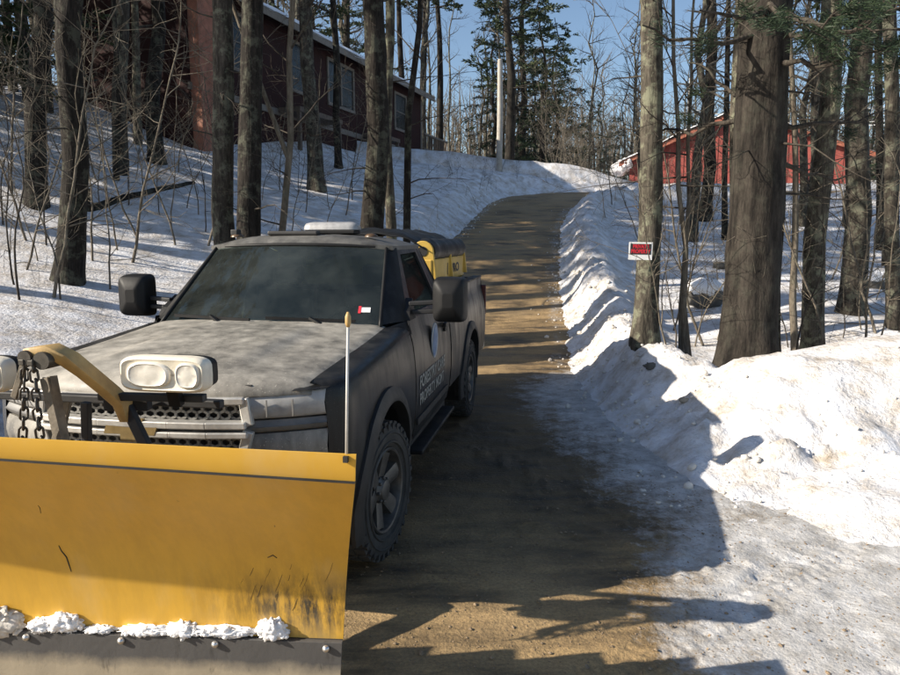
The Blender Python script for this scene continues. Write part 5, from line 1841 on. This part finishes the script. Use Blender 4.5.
def free(x, y):
    p = Vector((x, y, 0)) - HC
    t, d = p.dot(HE), p.dot(HN)
    if -4.5 < t < HL + 1 and -1.5 < d < HD + 1.5:
        return False
    q = Vector((x, y, 0)) - BA
    t, d = q.dot(bu), q.dot(bn)
    if -1.5 < t < BW + 1.5 and -2 < d < 10.5:
        return False
    sl, sr = edges(x, y)
    return max(sl, sr) > 1.0
for i in range(46):                                 # behind the house
    Y = rs.uniform(34, 75)
    x = X(rs.uniform(-30, 450), Y)
    if free(x, Y):
        put_bare(i % 6, x, Y, rs.uniform(.85, 1.25), rs.uniform(0, 6.28), 'bare tree in the wood behind the red house', 'bare trees behind the house')
for i in range(22):                                 # left slope, beside the house
    Y = rs.uniform(15, 34)
    x = X(rs.uniform(-60, 165), Y)
    if free(x, Y):
        put_bare(i % 6, x, Y, rs.uniform(.6, 1.0), rs.uniform(0, 6.28), 'bare tree in the wood at the street end of the red house', 'bare trees beside the house')
for i in range(20):                                 # middle distance
    Y = rs.uniform(44, 80)
    x = X(rs.uniform(470, 640), Y)
    if free(x, Y):
        put_bare(i % 6, x, Y, rs.uniform(.6, .95), rs.uniform(0, 6.28), 'bare tree in the far wood past the driveway', 'bare trees past the driveway')
for i in range(44):                                 # right wood
    Y = rs.uniform(14, 34) if i % 2 else rs.uniform(48, 85)
    x = X(rs.uniform(620, 980), Y)
    if free(x, Y) and (i % 2 == 0 or x > 5.5):
        put_bare(i % 6, x, Y, rs.uniform(.45, .9) if Y < 40 else rs.uniform(.6, .95), rs.uniform(0, 6.28), 'bare tree in the wood around the red barn', 'bare trees around the barn')
# far wood that reads as one mass
fw = MB()
rr = random.Random(99)
for i in range(1500):
    Y = rr.uniform(85, 150)
    x = rr.uniform(-1.0, 1.0) * Y * .85
    z = G(x, Y)
    H = rr.uniform(7, 15)
    fw.tube([(x, Y, z - .5), (x + rr.gauss(0, .4), Y, z + H * .5), (x + rr.gauss(0, .8), Y, z + H)], [rr.uniform(.08, .2), .08, .02], 4, False)
    for k in range(9):
        h = rr.uniform(.3, .95) * H
        az = rr.uniform(0, 6.28)
        L = rr.uniform(1, 2.6)
        fw.tube([(x, Y, z + h), (x + L * .5 * math.cos(az), Y + L * .5 * math.sin(az), z + h + L * .35), (x + L * math.cos(az), Y + L * math.sin(az), z + h + L * .9)], [.05, .035, .012], 3, False)
fwo = fw.build('far_wood', M['twig'], None, True, fix=False)
tag(fwo, 'bare far-off wood closing the view behind everything', 'wood', None, 'stuff')
# ------------------------------------------------------------------ off to the left, across the sun: the wood that shades the slope and the driveway
for i, (x, y, k, s) in enumerate(((-18.5, 11.4, con_b, 1.1), (-15.5, 12.2, con_a, .9), (-13.2, 14, con_b, 1.0), (-17.5, 15, con_a, 1.0), (-11.5, 7.4, con_e, .85), (-13, 10.4, con_e, .9), (-10.8, 11.0, con_e, .85), (-10.5, 15.3, con_a, .85), (-12.4, 17.5, con_b, 1.05), (-12.0, 12.6, con_c, 1.0), (-15, 19.5, con_b, 1.1), (-18, 18.3, con_b, 1.2), (-13.6, 21.2, con_b, 1.1), (-20, 21, con_a, 1.1), (-23, 14, con_a, 1.1))):
    put_conifer(k, x, y, s, i * 1.1, 'pine in the wood along the street left of the slope', 'pines left of the slope')
# ------------------------------------------------------------------ small things: sign, log, rocks, snow chunks
sx_, sy_, sz_ = t_sign.location
c = at(640.5, 251, sy_ - .165)
sg = empty('warning_sign', c, math.radians(2), 'small red, black and white sign fixed to the pale lichen-covered trunk', 'sign')
sg.rotation_euler = (0, math.radians(1.0), math.radians(-4))
MB().box((0, 0, 0), (.275, .006, .208)).build('sign_plate', M['white_print'], sg)
MB().box((0, -.0045, .022), (.243, .003, .125)).build('sign_black_field', M['black_print'], sg)
def sgtext(t, size, mat, x, z, bold, sx=1.0):
    put_text(t, size, mat, sg, (x, -.0075, z), (1, 0, 0), (0, 0, 1), bold, sx=sx)
sgtext('PRIVATE', .062, M['red_print'], 0, .052, .0028, .80)
sgtext('PROPERTY', .062, M['red_print'], 0, -.006, .0028, .76)
for dx in (-.12, .12):
    MB().lathe([(0, .006), (-.004, .004), (-.0045, .0004)], 'y', 8, (dx, -.004, .094)).build('sign_nail', M['bolt'], sg)
# fallen log
a = ground_hit(88, 211, 6, 30)
b = ground_hit(194, 184, 6, 34)
la, lb = Vector(a), Vector(b)
mid = [la.lerp(lb, t) for t in np.linspace(0, 1, 12)]
lg_pts = [Vector((p.x, p.y, max(G(p.x, p.y) + .03, p.z + .02))) - la for p in mid]
lg = trunk_mesh([(0, 0, 0), (0, 0, 1)], [.1, .1], 8, 4, 3) if False else MB().tube(lg_pts, [.085 - .004 * i for i in range(12)], 12)
lo = lg.build('fallen_log', M['bark_dark'], None, True)
lo.location = la
tag(lo, 'dark fallen log lying across the snowy slope', 'log')
MB().tube([(-.02, 0, -.2), (0, 0, .25), (.02, 0, .42)], [.07, .06, .05], 9).build('broken_limb', M['bark_dark'], lo, True)
ls_ = MB().grid([[lg_pts[i] + Vector((0, 0, .075 - .004 * i)) + Vector((0, u * .05, -.02 * u * u)) for u in (-1, 0, 1)] for i in range(3, 12)])
# boulders
for i, (px, py, w, lab) in enumerate(((704, 305, .62, 'round boulder with a snow cap in the wood by the thick pine'), (722, 268, .40, 'snow-capped rock in the wood below the barn'), (875, 288, .45, 'snow-capped rock beside the leaning grey-brown trunk'), (755, 262, .35, 'half-buried rock in the wood near the barn'))):
    x, y, z = ground_hit(px, py, 7.6, 40)
    o = lump('boulder', (0, 0, 0), (w, w * .85, w * .9), 31 + i, None, .3).build('boulder', M['rock'], None, True)
    o.location = (x, y, z + w * .22)
    tag(o, lab, 'rock', 'rocks in the wood')
    lump('snow_cap', (0, 0, w * .24), (w * 1.02, w * .9, w * .62), 51 + i, None, .22).build('snow_cap', M['snowlump'], o, True)
for i, (px, py, w, h, lab) in enumerate(((651, 368, .15, .07, 'dark frozen dirt lump on the driveway bank below the sign tree'), (684, 402, .09, .05, 'small frozen dirt lump in the bank beside the larger dark one'))):
    x, y, z = ground_hit(px, py, 4, 12)
    o = lump('ice_block', (0, 0, 0), (w, w * .7, h), 71 + i, None, .35).build('ice_block', M['rock'] if i == 0 else plain('grimy_ice', (.34, .29, .22), .6), None, True)
    o.location = (x, y, z + h * .25)
    tag(o, lab, 'ice block')
# crumbled snow along the banks: too many to count, one object
ck = MB()
rc = random.Random(44)
Ps = []
nsph = 7
for i in range(2300):
    if i % 5 < 3:
        Y = rc.uniform(6.2, 20) if rc.random() < .75 else rc.uniform(20, 27)
        r = float(np.interp(Y, RE_Y, RE_X))
        x = r + rc.gauss(.32, .28)
    elif i % 5 == 3 and i % 2:
        x = rc.uniform(1.4, 7.5)
        Y = 4.5 + .07 * x + abs(rc.gauss(0, .45)) * (1 if rc.random() < .6 else 2.2)
    else:
        Y = rc.uniform(9.5, 26)
        x = float(np.interp(Y, LE_Y, LE_X)) - rc.gauss(.2, .25)
    Ps.append((x, Y, rc.uniform(.006, .02) if rc.random() < .9 else rc.uniform(.02, .045)))
PX = np.array(Ps)
PZ = np.maximum(gz(PX[:, 0], PX[:, 1]), road_surface(PX[:, 0], PX[:, 1]))
ico = [(0, 0, 1), (.894, 0, .447), (.276, .851, .447), (-.724, .526, .447), (-.724, -.526, .447), (.276, -.851, .447), (.724, .526, -.447), (-.276, .851, -.447), (-.894, 0, -.447), (-.276, -.851, -.447), (.724, -.526, -.447), (0, 0, -1)]
icf = [(0, 1, 2), (0, 2, 3), (0, 3, 4), (0, 4, 5), (0, 5, 1), (1, 6, 2), (2, 7, 3), (3, 8, 4), (4, 9, 5), (5, 10, 1), (2, 6, 7), (3, 7, 8), (4, 8, 9), (5, 9, 10), (1, 10, 6), (6, 11, 7), (7, 11, 8), (8, 11, 9), (9, 11, 10), (10, 11, 6)]
ico = np.array(ico)
for (x, Y, s), z in zip(Ps, PZ):
    V = ico * (1 + np.array([rc.uniform(-.3, .3) for _ in range(12)])[:, None]) * np.array((s, s * rc.uniform(.7, 1.2), s * rc.uniform(.6, .95)))
    ck.add(V + np.array((x, Y, z + s * .35)), icf)
cko = ck.build('snow_crumbs', M['snowlump_dirty'], None, True, fix=False)
tag(cko, 'crumbled snow scattered along the ploughed banks', 'snow', None, 'stuff')

# grit and small stones left on the driveway: too many to count, one object
gr_ = MB()
for i in range(5200):
    if i % 3:
        x, Y = rc.uniform(-1.2, 2.6), rc.uniform(2.7, 5.5)
    else:
        x, Y = rc.uniform(-1.5, 2.1), rc.uniform(5.5, 13)
    s = rc.uniform(.0025, .007) if rc.random() < .93 else rc.uniform(.007, .014)
    V = ico[[0, 1, 2, 3, 4, 5]] * np.array((s, s * rc.uniform(.7, 1.3), s * rc.uniform(.6, 1)))
    gr_.add(V + np.array((x, Y, 0.0)), [(0, 1, 2), (0, 2, 3), (0, 3, 4), (0, 4, 5), (0, 5, 1)])
GV = np.concatenate(gr_.v)
GV[:, 2] += road_surface(GV[:, 0], GV[:, 1])
gr_.v = [GV]
gro = gr_.build('road_grit', plain('road_grit_stone', (.22, .16, .10), .85, 0, 40, .5, .3), None, False, fix=False)
tag(gro, 'sand grains and small stones scattered over the driveway', 'grit', None, 'stuff')
